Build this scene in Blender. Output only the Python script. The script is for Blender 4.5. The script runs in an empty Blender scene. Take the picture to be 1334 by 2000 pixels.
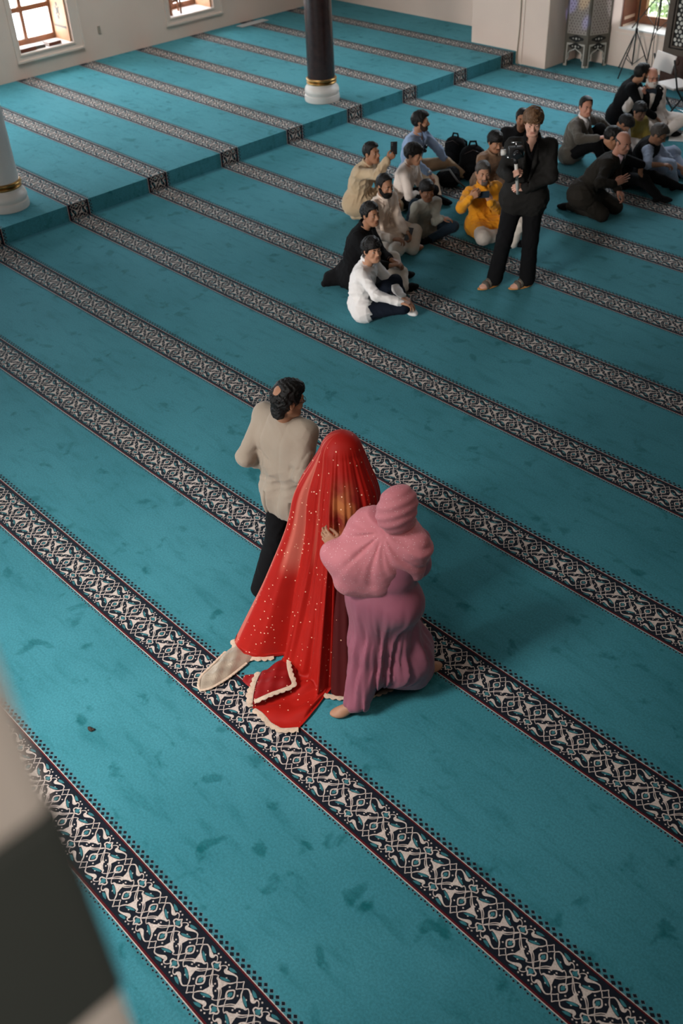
import bpy, bmesh, math, random
import numpy as np
from mathutils import Vector, Matrix

random.seed(7)
RNG = np.random.default_rng(7)
SC = bpy.context.scene
COL = SC.collection

# ------------------------------------------------------------------ camera
CAM_F, CAM_YAW, CAM_PITCH, CAM_ROLL = 1940.56, -0.8340, 0.6780, -0.0510
CAM_POS = (0.0, -1.162, 4.775)


def cam_axes():
    cy, sy, cp, sp = math.cos(CAM_YAW), math.sin(CAM_YAW), math.cos(CAM_PITCH), math.sin(CAM_PITCH)
    f = Vector((sy * cp, cy * cp, -sp))
    r = Vector((cy, -sy, 0))
    u = r.cross(f)
    cr, sr = math.cos(CAM_ROLL), math.sin(CAM_ROLL)
    return cr * r + sr * u, -sr * r + cr * u, f


cam_data = bpy.data.cameras.new('camera')
cam = bpy.data.objects.new('camera', cam_data)
COL.objects.link(cam)
_r, _u, _f = cam_axes()
cam.matrix_world = Matrix(((_r.x, _u.x, -_f.x, CAM_POS[0]), (_r.y, _u.y, -_f.y, CAM_POS[1]),
                           (_r.z, _u.z, -_f.z, CAM_POS[2]), (0, 0, 0, 1)))
cam_data.sensor_fit = 'VERTICAL'
cam_data.sensor_height = 36.0
cam_data.sensor_width = 24.0
cam_data.lens = CAM_F * 36.0 / 2000.0
cam_data.clip_start = 0.05
cam_data.clip_end = 200
cam_data.dof.use_dof = True
cam_data.dof.focus_distance = 6.6
cam_data.dof.aperture_fstop = 2.2
SC.camera = cam

# ------------------------------------------------------------------ exposure, sky, daylight
SC.view_settings.view_transform = 'Standard'
SC.view_settings.look = 'None'
SC.view_settings.exposure = 0.0
SC.view_settings.gamma = 1.0
SC.view_settings.use_curve_mapping = False

world = bpy.data.worlds.new('daylight')
SC.world = world
world.use_nodes = True
wn, wl = world.node_tree.nodes, world.node_tree.links
wn.clear()
w_out = wn.new('ShaderNodeOutputWorld')
w_bg = wn.new('ShaderNodeBackground')
w_tc = wn.new('ShaderNodeTexCoord')
w_dot = wn.new('ShaderNodeVectorMath'); w_dot.operation = 'DOT_PRODUCT'
w_dot.inputs[1].default_value = (-0.86, -0.30, 0.42)
w_ramp = wn.new('ShaderNodeValToRGB')
w_ramp.color_ramp.elements[0].position = 0.0
w_ramp.color_ramp.elements[0].color = (0.022, 0.020, 0.018, 1)
w_ramp.color_ramp.elements[1].position = 1.0
w_ramp.color_ramp.elements[1].color = (1.0, 1.0, 1.0, 1)
e = w_ramp.color_ramp.elements.new(0.5); e.color = (0.045, 0.043, 0.042, 1)
w_map = wn.new('ShaderNodeMath'); w_map.operation = 'MULTIPLY_ADD'
w_map.inputs[1].default_value = 0.5; w_map.inputs[2].default_value = 0.5
wl.new(w_tc.outputs['Generated'], w_dot.inputs[0])
wl.new(w_dot.outputs['Value'], w_map.inputs[0])
wl.new(w_map.outputs[0], w_ramp.inputs['Fac'])
wl.new(w_ramp.outputs['Color'], w_bg.inputs['Color'])
w_bg.inputs['Strength'].default_value = 0.36
wl.new(w_bg.outputs[0], w_out.inputs['Surface'])


def area_light(name, loc, target, size_x, size_y, power, color, spread=180):
    d = bpy.data.lights.new(name, 'AREA')
    d.shape = 'RECTANGLE'; d.size = size_x; d.size_y = size_y
    d.energy = power; d.color = color
    d.spread = math.radians(spread)
    o = bpy.data.objects.new(name, d)
    COL.objects.link(o)
    o.location = loc
    o.rotation_euler = (Vector(target) - Vector(loc)).to_track_quat('-Z', 'Y').to_euler()
    return o


# a high window behind the gallery (the key), low windows along the left wall, one in the back wall, added warm fills
area_light('window_light_key', (-4.6, -5.4, 8.4), (-3.95, -0.35, 0.0), 2.0, 2.0, 88, (1.0, 0.98, 0.95), 40)
area_light('window_light_side', (-5.4, -6.5, 3.1), (-6.9, 6.5, 0.7), 3.0, 2.4, 98, (1.0, 0.95, 0.90), 48)
for _y in (10.63, 7.6, 4.5, 1.4, -1.7):
    area_light('window_light_left', (-17.2 if _y > 7 else -16.3, _y, 1.5), (-10.0, _y, 0.9), 1.2, 1.9, 300 if _y > 7 else 130, (0.86, 0.94, 1.0))
area_light('window_light_high', (-13.6, 7.5, 7.0), (-14.2, 7.8, 0.2), 9.0, 2.0, 160, (1.0, 0.95, 0.90), 90)  # added light over the platform to brighten wall and carpet, no window there
area_light('window_light_back', (-9.2, 13.9, 3.4), (-8.2, 9.9, 0.0), 2.5, 2.0, 95, (0.80, 0.90, 1.0), 100)
area_light('lamp_light_front', (0.5, 1.0, 6.5), (-6.8, 7.8, 0.5), 2.0, 2.0, 48, (1.0, 0.84, 0.68), 150)  # unseen warm fill, added towards the seated guests

# daylight through coloured glass, falling on the cabinet and the wall beside it
def glass_spot(name, target, color, power, deg, src=(-7.4, 9.4, 6.2)):
    d = bpy.data.lights.new(name, 'SPOT'); d.energy = power; d.color = color; d.spot_size = math.radians(deg); d.spot_blend = .55; d.shadow_soft_size = .03
    o = bpy.data.objects.new(name, d); COL.objects.link(o); o.location = src
    o.rotation_euler = (Vector(target) - Vector(src)).to_track_quat('-Z', 'Y').to_euler()


glass_spot('stained_glass_blue', (-10.20, 13.69, .93), (.30, .32, 1.0), 2200, 1.5)
glass_spot('stained_glass_yellow', (-9.99, 13.72, 1.0), (1.0, .72, .30), 1600, 1.6)
glass_spot('stained_glass_blue_low', (-9.92, 13.72, .70), (.30, .34, 1.0), 2200, 1.2)
glass_spot('stained_glass_white', (-9.66, 14.15, .85), (.9, .92, 1.0), 1500, 2.6)
# daylight on the garden outside the back window, and an unseen fill added for the gallery pier
area_light('garden_daylight', (-9.0, 17.9, 2.0), (-9.0, 14.0, .8), 5.0, 4.0, 700, (.88, .97, 1.0), 120)
area_light('garden_skylight', (-9.0, 16.6, 5.0), (-9.0, 16.5, .3), 4.0, 3.0, 900, (.95, 1.0, .95), 110)
area_light('gallery_lamp', (2.0, -1.9, 5.4), (-.4, -1.4, 4.2), .5, .5, 4.6, (1.0, .93, .85), 50)

# ------------------------------------------------------------------ materials
MATS = {}


def _bsdf(m):
    return m.node_tree.nodes['Principled BSDF']


def mat(name, color, rough=0.8, noise=0.0, nscale=8.0, sheen=0.0, metal=0.0, bump=0.0, bscale=60.0, spec=0.3,
        color2=None, wave=0.0):
    """plain surface with a soft procedural colour drift and a fine bump"""
    if name in MATS:
        return MATS[name]
    m = bpy.data.materials.new(name)
    m.use_nodes = True
    nt = m.node_tree; n, l = nt.nodes, nt.links
    b = _bsdf(m)
    b.inputs['Roughness'].default_value = rough
    b.inputs['Metallic'].default_value = metal
    b.inputs['Specular IOR Level'].default_value = spec
    b.inputs['Sheen Weight'].default_value = sheen
    b.inputs['Sheen Roughness'].default_value = 0.5
    tc = n.new('ShaderNodeTexCoord')
    if noise > 0 or color2:
        nz = n.new('ShaderNodeTexNoise'); nz.inputs['Scale'].default_value = nscale
        nz.inputs['Detail'].default_value = 4
        l.new(tc.outputs['Object'], nz.inputs['Vector'])
        mx = n.new('ShaderNodeMix'); mx.data_type = 'RGBA'
        c2 = color2 or tuple(max(0, c * (1 - noise)) for c in color)
        c1 = color if color2 else tuple(min(1, c * (1 + noise * .5)) for c in color)
        mx.inputs['A'].default_value = (*c1, 1); mx.inputs['B'].default_value = (*c2, 1)
        l.new(nz.outputs['Fac'], mx.inputs['Factor'])
        l.new(mx.outputs['Result'], b.inputs['Base Color'])
    else:
        b.inputs['Base Color'].default_value = (*color, 1)
    if bump > 0:
        bn = n.new('ShaderNodeTexNoise'); bn.inputs['Scale'].default_value = bscale
        bn.inputs['Detail'].default_value = 3
        l.new(tc.outputs['Object'], bn.inputs['Vector'])
        bp = n.new('ShaderNodeBump'); bp.inputs['Strength'].default_value = bump
        bp.inputs['Distance'].default_value = 0.01
        l.new(bn.outputs['Fac'], bp.inputs['Height'])
        l.new(bp.outputs['Normal'], b.inputs['Normal'])
    MATS[name] = m
    return m


def carpet_mat(name, base, dark, smudge=1.0, sheen=0.18):
    """cut pile: grain, lay of the pile and foot smudges"""
    m = bpy.data.materials.new(name); m.use_nodes = True
    nt = m.node_tree; n, l = nt.nodes, nt.links
    b = _bsdf(m)
    b.inputs['Roughness'].default_value = 0.9
    b.inputs['Specular IOR Level'].default_value = 0.15
    b.inputs['Sheen Weight'].default_value = sheen
    b.inputs['Sheen Roughness'].default_value = 0.45
    b.inputs['Sheen Tint'].default_value = (0.35, 0.8, 1.0, 1)
    tc = n.new('ShaderNodeTexCoord')

    def noise(scale, detail, rough=0.5, vec=None, dist=0.0):
        z = n.new('ShaderNodeTexNoise'); z.inputs['Scale'].default_value = scale
        z.inputs['Detail'].default_value = detail; z.inputs['Roughness'].default_value = rough
        z.inputs['Distortion'].default_value = dist
        l.new(vec or tc.outputs['Object'], z.inputs['Vector'])
        return z.outputs['Fac']

    def ramp(src, p0, p1, v0=0.0, v1=1.0):
        r = n.new('ShaderNodeMapRange'); r.interpolation_type = 'SMOOTHSTEP'
        r.inputs['From Min'].default_value = p0; r.inputs['From Max'].default_value = p1
        r.inputs['To Min'].default_value = v0; r.inputs['To Max'].default_value = v1
        l.new(src, r.inputs['Value']); return r.outputs['Result']

    def math_(op, a, bb):
        q = n.new('ShaderNodeMath'); q.operation = op
        for i, v in enumerate((a, bb)):
            if isinstance(v, (int, float)):
                q.inputs[i].default_value = v
            else:
                l.new(v, q.inputs[i])
        return q.outputs[0]
    foot = ramp(noise(5.2, 3.0, 0.55, dist=0.35), 0.585, 0.70)
    lay = ramp(noise(0.8, 4.0, 0.6), 0.35, 0.68)
    mp = n.new('ShaderNodeMapping'); mp.inputs['Rotation'].default_value = (0, 0, 0.5)
    mp.inputs['Scale'].default_value = (2.2, 9.0, 2.2)
    l.new(tc.outputs['Object'], mp.inputs['Vector'])
    streak = ramp(noise(1.3, 4.0, 0.6, mp.outputs['Vector']), 0.48, 0.72)
    dk = math_('MULTIPLY', math_('ADD', math_('MULTIPLY', foot, 0.50), math_('ADD', math_('MULTIPLY', lay, 0.30), math_('MULTIPLY', streak, 0.28))), smudge)
    grain = math_('MULTIPLY', ramp(noise(420, 2.0, 0.7), 0.3, 0.7, 0.70, 1.24), ramp(noise(75, 3.0, 0.6), 0.3, 0.7, 0.86, 1.12))
    mx = n.new('ShaderNodeMix'); mx.data_type = 'RGBA'
    mx.inputs['A'].default_value = (*base, 1); mx.inputs['B'].default_value = (*dark, 1)
    l.new(dk, mx.inputs['Factor'])
    mul = n.new('ShaderNodeMix'); mul.data_type = 'RGBA'; mul.blend_type = 'MULTIPLY'
    mul.inputs['Factor'].default_value = 1.0
    cc = n.new('ShaderNodeCombineColor')
    for i in range(3):
        l.new(grain, cc.inputs[i])
    l.new(mx.outputs['Result'], mul.inputs['A']); l.new(cc.outputs[0], mul.inputs['B'])
    l.new(mul.outputs['Result'], b.inputs['Base Color'])
    bp = n.new('ShaderNodeBump'); bp.inputs['Strength'].default_value = 0.35; bp.inputs['Distance'].default_value = 0.004
    l.new(noise(260, 2.0, 0.7), bp.inputs['Height']); l.new(bp.outputs['Normal'], b.inputs['Normal'])
    MATS[name] = m
    return m


# ------------------------------------------------------------------ object helpers
ORG = {}   # world origin of every object made here


def tag(o, label=None, cat=None, group=None, kind=None):
    if label: o['label'] = label
    if cat: o['category'] = cat
    if group: o['group'] = group
    if kind: o['kind'] = kind
    return o


def empty(name, loc, label=None, cat=None, group=None):
    o = bpy.data.objects.new(name, None)
    COL.objects.link(o)
    o.location = loc
    ORG[o.name] = tuple(loc)
    o.empty_display_size = 0.1
    return tag(o, label, cat, group)


def mesh_obj(name, verts, faces, mats, parent=None, smooth=True, face_mats=None, uv=None):
    """verts in world space; a child keeps them where they are"""
    verts = np.asarray(verts, dtype=np.float64).reshape(-1, 3)
    org = np.array(ORG[parent.name]) if parent is not None else np.zeros(3)
    verts = verts - org
    me = bpy.data.meshes.new(name)
    if isinstance(faces, np.ndarray) and faces.ndim == 2:
        nf, k = faces.shape
        me.vertices.add(len(verts)); me.vertices.foreach_set('co', verts.astype(np.float32).ravel())
        me.loops.add(nf * k); me.loops.foreach_set('vertex_index', faces.astype(np.int32).ravel())
        me.polygons.add(nf)
        me.polygons.foreach_set('loop_start', np.arange(nf, dtype=np.int32) * k)
        me.polygons.foreach_set('loop_total', np.full(nf, k, dtype=np.int32))
        me.update(calc_edges=True)
    else:
        me.from_pydata([tuple(v) for v in verts], [], [tuple(int(i) for i in f) for f in faces])
    for m in (mats if isinstance(mats, (list, tuple)) else [mats]):
        me.materials.append(m)
    if face_mats is not None:
        me.polygons.foreach_set('material_index', np.asarray(face_mats, dtype=np.int32))
    me.polygons.foreach_set('use_smooth', np.full(len(me.polygons), bool(smooth)))
    if uv is not None:
        lay = me.uv_layers.new(name='UVMap')
        vi = np.empty(len(me.loops), dtype=np.int32); me.loops.foreach_get('vertex_index', vi)
        lay.data.foreach_set('uv', np.asarray(uv, dtype=np.float32)[vi].ravel())
    me.update()
    o = bpy.data.objects.new(name, me)
    COL.objects.link(o)
    if parent is not None:
        o.parent = parent
    ORG[o.name] = tuple(org)
    return o


class MB:
    """collects boxes, tubes and lathes into one mesh"""

    def __init__(self):
        self.v, self.f, self.fm = [], [], []

    def add(self, v, f, m=0):
        b = len(self.v)
        self.v += [tuple(map(float, q)) for q in v]
        self.f += [tuple(b + i for i in q) for q in f]
        self.fm += [m] * len(f)

    def box(self, lo, hi, m=0, rot=None, org=None):
        g_ = .0002 + .00023 * (len(self.f) % 7)   # no two faces of a joined frame lie in one plane
        (a, b, c), (d, e_, f_) = [v - g_ for v in lo], [v + g_ for v in hi]
        v = [(a, b, c), (d, b, c), (d, e_, c), (a, e_, c), (a, b, f_), (d, b, f_), (d, e_, f_), (a, e_, f_)]
        if rot is not None:
            R = Matrix.Rotation(rot, 3, 'Z') if isinstance(rot, (int, float)) else rot
            og = Vector(org or (0, 0, 0))
            v = [tuple(R @ (Vector(q) - og) + og) for q in v]
        self.add(v, [(0, 3, 2, 1), (4, 5, 6, 7), (0, 1, 5, 4), (1, 2, 6, 5), (2, 3, 7, 6), (3, 0, 4, 7)], m)

    def bevbox(self, lo, hi, bev, m=0, R=None, org=(0, 0, 0)):
        bm = bmesh.new()
        bmesh.ops.create_cube(bm, size=1.0)
        c = [(lo[i] + hi[i]) / 2 for i in range(3)]; s = [hi[i] - lo[i] for i in range(3)]
        for q in bm.verts:
            q.co = Vector((c[0] + q.co.x * s[0], c[1] + q.co.y * s[1], c[2] + q.co.z * s[2]))
        bmesh.ops.bevel(bm, geom=bm.edges[:], offset=bev, segments=2, affect='EDGES', profile=0.6)
        if R is not None:
            og = Vector(org)
            for q in bm.verts:
                q.co = R @ q.co + og
        bm.verts.index_update()
        self.add([tuple(q.co) for q in bm.verts], [[q.index for q in f.verts] for f in bm.faces], m)
        bm.free()

    def tube(self, pts, r, n=10, m=0, caps=True):
        pts = [Vector(p) for p in pts]
        rs = r if isinstance(r, (list, tuple)) else [r] * len(pts)
        rings = []
        up = Vector((0, 0, 1))
        prev = None
        for i, p in enumerate(pts):
            t = (pts[min(i + 1, len(pts) - 1)] - pts[max(i - 1, 0)])
            if t.length < 1e-9: t = Vector((0, 0, 1))
            t.normalize()
            a = prev if prev is not None else (Vector((1, 0, 0)) if abs(t.z) > .9 else up)
            x = a - t * a.dot(t)
            if x.length < 1e-6: x = Vector((0, 1, 0)) - t * t.y
            x.normalize(); y = t.cross(x); prev = x
            rings.append([p + (x * math.cos(2 * math.pi * k / n) + y * math.sin(2 * math.pi * k / n)) * rs[i] for k in range(n)])
        v = [q for rg in rings for q in rg]
        f = []
        for i in range(len(pts) - 1):
            for k in range(n):
                f.append((i * n + k, i * n + (k + 1) % n, (i + 1) * n + (k + 1) % n, (i + 1) * n + k))
        if caps:
            f.append(tuple(range(n))[::-1]); f.append(tuple((len(pts) - 1) * n + k for k in range(n)))
        self.add(v, f, m)

    def lathe(self, prof, c, n=40, m=0):
        v = []
        for r, z in prof:
            for k in range(n):
                a = 2 * math.pi * k / n
                v.append((c[0] + r * math.cos(a), c[1] + r * math.sin(a), c[2] + z))
        f = []
        for i in range(len(prof) - 1):
            for k in range(n):
                f.append((i * n + k, i * n + (k + 1) % n, (i + 1) * n + (k + 1) % n, (i + 1) * n + k))
        f.append(tuple(range(n))[::-1]); f.append(tuple((len(prof) - 1) * n + k for k in range(n)))
        self.add(v, f, m)

    def sphere(self, c, r, n=14, m=0, R=None, rad=(1, 1, 1)):
        v = []; f = []
        for i in range(n // 2 + 1):
            th = math.pi * i / (n // 2)
            for k in range(n):
                a = 2 * math.pi * k / n
                q = Vector((math.sin(th) * math.cos(a) * rad[0], math.sin(th) * math.sin(a) * rad[1], math.cos(th) * rad[2])) * r
                if R is not None: q = R @ q
                v.append(q + Vector(c))
        for i in range(n // 2):
            for k in range(n):
                f.append((i * n + k, (i + 1) * n + k, (i + 1) * n + (k + 1) % n, i * n + (k + 1) % n))
        self.add(v, f, m)

    def poly(self, pts, m=0):
        self.add(pts, [tuple(range(len(pts)))], m)

    def build(self, name, mats, parent=None, smooth=False):
        o = mesh_obj(name, self.v, self.f, mats, parent, smooth, self.fm)
        return o


def auto_smooth(o, angle=40):
    me = o.data
    me.polygons.foreach_set('use_smooth', [True] * len(me.polygons))
    bm = bmesh.new(); bm.from_mesh(me)
    for ed in bm.edges:
        if len(ed.link_faces) == 2 and ed.calc_face_angle(0) > math.radians(angle):
            ed.smooth = False
    bm.to_mesh(me); bm.free()
    return o
# ------------------------------------------------------------------ the hall: floor, platform, walls
XS, HS = -10.967, 0.191        # step line of the raised platform, its height
XL, YB = -16.40, 14.15         # left wall, back wall
PERIOD, TILE, BAND_C, BAND_H = 1.2, 0.3157, -0.141, 0.148

M_CARPET = carpet_mat('carpet_teal', (0.048, 0.220, 0.266), (0.004, 0.095, 0.108))
M_NAVY = carpet_mat('carpet_navy', (0.0065, 0.0085, 0.015), (0.005, 0.006, 0.010), 1.0, 0.12)
M_IVORY = carpet_mat('carpet_ivory', (0.56, 0.47, 0.42), (0.46, 0.38, 0.33), 1.0, 0.1)
M_TEALM = carpet_mat('carpet_teal_motif', (0.040, 0.165, 0.19), (0.02, 0.11, 0.13), 1.0, 0.1)
M_RED = carpet_mat('carpet_maroon', (0.085, 0.006, 0.009), (0.06, 0.005, 0.008), 1.0, 0.1)
CARPET_MATS = [M_CARPET, M_NAVY, M_IVORY, M_TEALM, M_RED]
M_PLASTER = mat('plaster', (0.80, 0.645, 0.555), 0.85, 0.10, 1.6, bump=0.15, bscale=25)
M_PLASTER_TRIM = mat('plaster_trim', (0.80, 0.67, 0.585), 0.7, 0.06, 3)
M_SILL = mat('white_marble_sill', (0.80, 0.79, 0.78), 0.4, 0.08, 6)
M_WOOD = mat('walnut_wood', (0.20, 0.075, 0.03), 0.5, 0.4, 9, spec=0.4)
M_WOOD_PALE = mat('pale_orange_wood', (0.50, 0.27, 0.15), 0.55, 0.25, 7)
M_IRON = mat('grey_iron', (0.30, 0.32, 0.36), 0.5, metal=0.3)
M_BLACK = mat('black_metal', (0.012, 0.012, 0.013), 0.45, spec=0.4)


def smooth_line(pts, n=4):
    """Catmull-Rom through pts (u, v, width)"""
    P = np.array(pts, float)
    Q = np.vstack([2 * P[0] - P[1], P, 2 * P[-1] - P[-2]])
    out = []
    for i in range(1, len(Q) - 2):
        for t in np.linspace(0, 1, n, endpoint=False):
            a, b, c, d = Q[i - 1], Q[i], Q[i + 1], Q[i + 2]
            out.append(0.5 * (2 * b + (c - a) * t + (2 * a - 5 * b + 4 * c - d) * t * t + (3 * b - a - 3 * c + d) * t ** 3))
    out.append(P[-1])
    return np.array(out)


def ribbon(pts, n=4):
    """quads of a stroke; u in tiles, v and width in metres"""
    L = smooth_line(pts, n)
    xy = L[:, :2] * np.array([TILE, 1.0])
    w = np.abs(L[:, 2]) / 2
    t = np.gradient(xy, axis=0)
    t /= np.linalg.norm(t, axis=1)[:, None] + 1e-9
    nn = np.stack([-t[:, 1], t[:, 0]], 1)
    a, b = xy + nn * w[:, None], xy - nn * w[:, None]
    return [np.array([a[i], a[i + 1], b[i + 1], b[i]]) for i in range(len(xy) - 1)]


def fan(pts, sub=3):
    L = smooth_line([(p[0], p[1], 0) for p in list(pts) + [pts[0]]], sub)[:-1]
    xy = L[:, :2] * np.array([TILE, 1.0])
    c = xy.mean(0)
    return [np.array([c, xy[i], xy[(i + 1) % len(xy)], c * .5 + .5 * xy[(i + 1) % len(xy)]])[[0, 1, 2, 3]] for i in range(len(xy))]


def motif_tile():
    """one repeat of the scroll border: (material, 4x2 quads) lists, v measured from the band centre"""
    IV, TE = [], []
    thin = 0.0042
    # upper half between a knot (u=0) and the heart (u=.5); mirrored and glided below
    IV += ribbon([(0.0, .118, thin), (.030, .103, thin), (.072, .090, thin)], 2)
    IV += ribbon([(0.0, .064, thin), (.030, .078, thin), (.072, .090, thin)], 2)
    IV += ribbon([(.080, .091, .005), (.130, .106, .006), (.195, .103, .008), (.250, .095, .013), (.310, .086, .020), (.345, .088, .015), (.352, .100, .007),
                  (.385, .104, .005), (.425, .096, .004), (.450, .084, .003)], 4)
    IV += ribbon([(.080, .089, .004), (.100, .076, .006), (.140, .060, .007), (.210, .047, .008), (.270, .037, .013), (.335, .036, .010), (.350, .046, .004)], 4)
    IV += ribbon([(.350, .048, .004), (.400, .040, .004), (.450, .020, .004), (.500, -.006, .004), (.530, -.018, .004)], 3)
    IV += fan([(.150, .052), (.215, .047), (.300, .030), (.255, .020), (.205, .005), (.165, -.002), (.175, .020)])
    IV += ribbon([(.180, .006, .008), (.130, -.008, .005), (.075, -.027, .004), (.015, -.046, .004)], 4)
    IV += ribbon([(.500, .099, .004), (.470, .083, .008), (.425, .076, .007), (.420, .062, .007), (.455, .057, .007), (.500, .050, .004)], 4)
    IV += ribbon([(.500, .050, .004), (.440, .022, .004), (.390, .000, .004), (.330, -.014, .005), (.300, -.018, .004)], 4)
    # square rosette under the knot
    IV += ribbon([(0.0, .056, .007), (.030, .048, .007), (.066, .029, .008), (.034, .010, .007), (0.0, .002, .007)], 3)
    for cu, cv in ((.095, .050), (.235, .066), (.290, -.004), (.205, -.010), (.440, .113), (.372, .116)):
        IV += fan([(cu - .018, cv), (cu, cv + .0055), (cu + .018, cv), (cu, cv - .0055)], 1)
    TE += fan([(.150, .070), (.215, .068), (.290, .056), (.325, .047), (.275, .046), (.205, .055)])
    TE += fan([(.185, .119), (.250, .120), (.330, .111), (.300, .102), (.240, .106)])
    TE += fan([(.500, .088), (.462, .074), (.455, .065), (.500, .058)])
    TE += fan([(0.0, .044), (.036, .029), (0.0, .014)])
    out = []
    for m, quads in ((2, IV), (3, TE)):
        for q in quads:
            for mir in (0, 1):
                a = q.copy()
                if mir: a[:, 0] = TILE - a[:, 0]
                for gl in (0, 1):
                    b = a.copy()
                    if gl:
                        b[:, 0] += TILE / 2; b[:, 1] *= -1
                    out.append((m, b))
    return out


MOTIF = motif_tile()
MQ = np.array([q for _, q in MOTIF]); MM = np.array([m for m, _ in MOTIF])
# counter-clockwise everywhere
_ar = 0.5 * np.sum(MQ[:, :, 0] * np.roll(MQ[:, :, 1], -1, 1) - np.roll(MQ[:, :, 0], -1, 1) * MQ[:, :, 1], 1)
MQ[_ar < 0] = MQ[_ar < 0][:, ::-1]


def fringe_quads(length):
    """checker fringe on both sides of a band, s along the band, v from the band centre"""
    q, mm = [], []
    step = 0.0427
    nn = int(length / step) + 1
    k = np.arange(nn) * step

    def dia(s0, v, hs, hv, m):
        q.append(np.stack([np.stack([s0 - hs, np.full_like(s0, v)], -1), np.stack([s0, np.full_like(s0, v - hv)], -1),
                           np.stack([s0 + hs, np.full_like(s0, v)], -1), np.stack([s0, np.full_like(s0, v + hv)], -1)], 1))
        mm.append(np.full(len(s0), m))
    top = BAND_H + 0.0035
    # thin pale outline below each dark lozenge
    dia(k, top + .030, .0145, .0125, 5); dia(k, top + .030, .0125, .0108, 1)
    dia(k + step / 2, top + .010, .0155, .0125, 1)
    dia(k, top + .012, .0105, .0085, 5); dia(k, top + .012, .0085, .0066, 0)
    bot = -BAND_H - 0.0035
    dia(k, bot - .0075, .0088, .0080, 5); dia(k, bot - .0075, .0075, .0065, 1)
    dia(k + step / 2, bot - .014, .0088, .0085, 5); dia(k + step / 2, bot - .014, .0072, .0068, 1)
    return np.concatenate(q), np.concatenate(mm)


M_PALE = carpet_mat('carpet_grey_outline', (0.17, 0.26, 0.28), (0.12, 0.2, 0.22), 1.0, 0.1)
CARPET_MATS.append(M_PALE)


def band(Yk, x_end, pieces_lo, pieces_hi, with_platform=True):
    """quads of one border; s = x - XS on the floor; the path climbs the riser at s in (-HS, 0)"""
    c = Yk + BAND_C
    s0 = -(XS - XL) - HS if with_platform else 0.0
    s1 = x_end - XS
    n0, n1 = math.floor(s0 / TILE), math.ceil(s1 / TILE)
    off = np.arange(n0, n1) * TILE
    Q = (MQ[None] + np.stack([off, np.zeros_like(off)], -1)[:, None, None, :]).reshape(-1, 4, 2)
    M = np.tile(MM, len(off))
    lay = np.tile(2.0 + .8 * np.arange(len(MQ)) / len(MQ), len(off))
    FQ, FM = fringe_quads(s1 - s0)
    FQ = FQ + np.array([s0, 0])
    fl = np.where(FM == 5, 1.0, 2.0)
    strips = []
    for a, b in ((s0, -HS), (-HS, 0), (0, s1)):
        if b - a < 1e-6: continue
        nseg = max(1, int((b - a) / 0.6)) if b - a > .3 else 1
        for i in range(nseg):
            x0, x1 = a + (b - a) * i / nseg, a + (b - a) * (i + 1) / nseg
            for v0, v1, m, l in ((-BAND_H, BAND_H, 1, 1.0), (BAND_H - .0095, BAND_H - .001, 4, 2.0), (-BAND_H + .001, -BAND_H + .0125, 4, 2.0),
                                 (BAND_H - .001, BAND_H + .0035, 2, 2.0), (-BAND_H - .0035, -BAND_H + .001, 2, 2.0)):
                strips.append((np.array([[x0, v0], [x1, v0], [x1, v1], [x0, v1]]), m, l))
    Q = np.concatenate([Q, FQ, np.array([q for q, _, _ in strips])])
    M = np.concatenate([M, FM, np.array([m for _, m, _ in strips])])
    lay = np.concatenate([lay, fl, np.array([l for _, _, l in strips])])
    keep = (Q[:, :, 0].min(1) >= s0 - 1e-6) & (Q[:, :, 0].max(1) <= s1 + 1e-6)
    Q, M, lay = Q[keep], M[keep], lay[keep]
    s, v = Q[:, :, 0], Q[:, :, 1]
    h = (lay * 0.0007)[:, None]
    x = np.where(s > 0, XS + s, np.where(s < -HS, XS + s + HS, XS)) + np.where((s <= 0) & (s >= -HS), h, 0)
    z = np.where(s > 0, 0.0, np.where(s < -HS, HS, -s)) + np.where((s > 0) | (s < -HS), h, 0)
    z = np.where(s > 0, h, np.where(s < -HS, HS + h, -s))
    y = c + v
    V = np.stack([x, y, z], -1)
    on_floor = s.mean(1) > 0
    pieces_lo.append((V[on_floor], M[on_floor]))
    pieces_hi.append((V[~on_floor], M[~on_floor]))


lo_p, hi_p = [], []
ENDS = {0: 1.6, 1: 1.2, 2: 1.0, 3: .6, 4: 0.0, 5: -.6, 6: -1.4, 7: -2.4, 8: -3.4, 9: -4.4, 10: -5.4, 11: -6.2}
for k_, xe in ENDS.items():
    band(k_ * PERIOD, xe, lo_p, hi_p, with_platform=(k_ >= 2))


def carpet_object(name, base_quads, pieces):
    V = [np.array(base_quads, float)] + [p[0] for p in pieces]
    M = [np.zeros(len(base_quads), int)] + [p[1] for p in pieces]
    V = np.concatenate(V); M = np.concatenate(M)
    F = np.arange(len(V) * 4).reshape(-1, 4)
    return mesh_obj(name, V.reshape(-1, 3), F, CARPET_MATS, None, False, M)


XR, YN = 6.0, -9.0
floor = carpet_object('floor', [[(XS - .3, YN, 0), (XR, YN, 0), (XR, YB, 0), (XS - .3, YB, 0)]], lo_p)
tag(floor, 'teal prayer carpet with patterned dark borders on the lower floor', kind='structure')
plat = carpet_object('floor_platform', [[(XL - .05, YN, HS), (XS, YN, HS), (XS, YB, HS), (XL - .05, YB, HS)],
                                        [(XS, YN, 0), (XS, YB, 0), (XS, YB, HS), (XS, YN, HS)]], hi_p)
tag(plat, 'raised teal carpet platform along the left wall', kind='structure')

# left wall with two window openings
WT = 0.62


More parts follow.
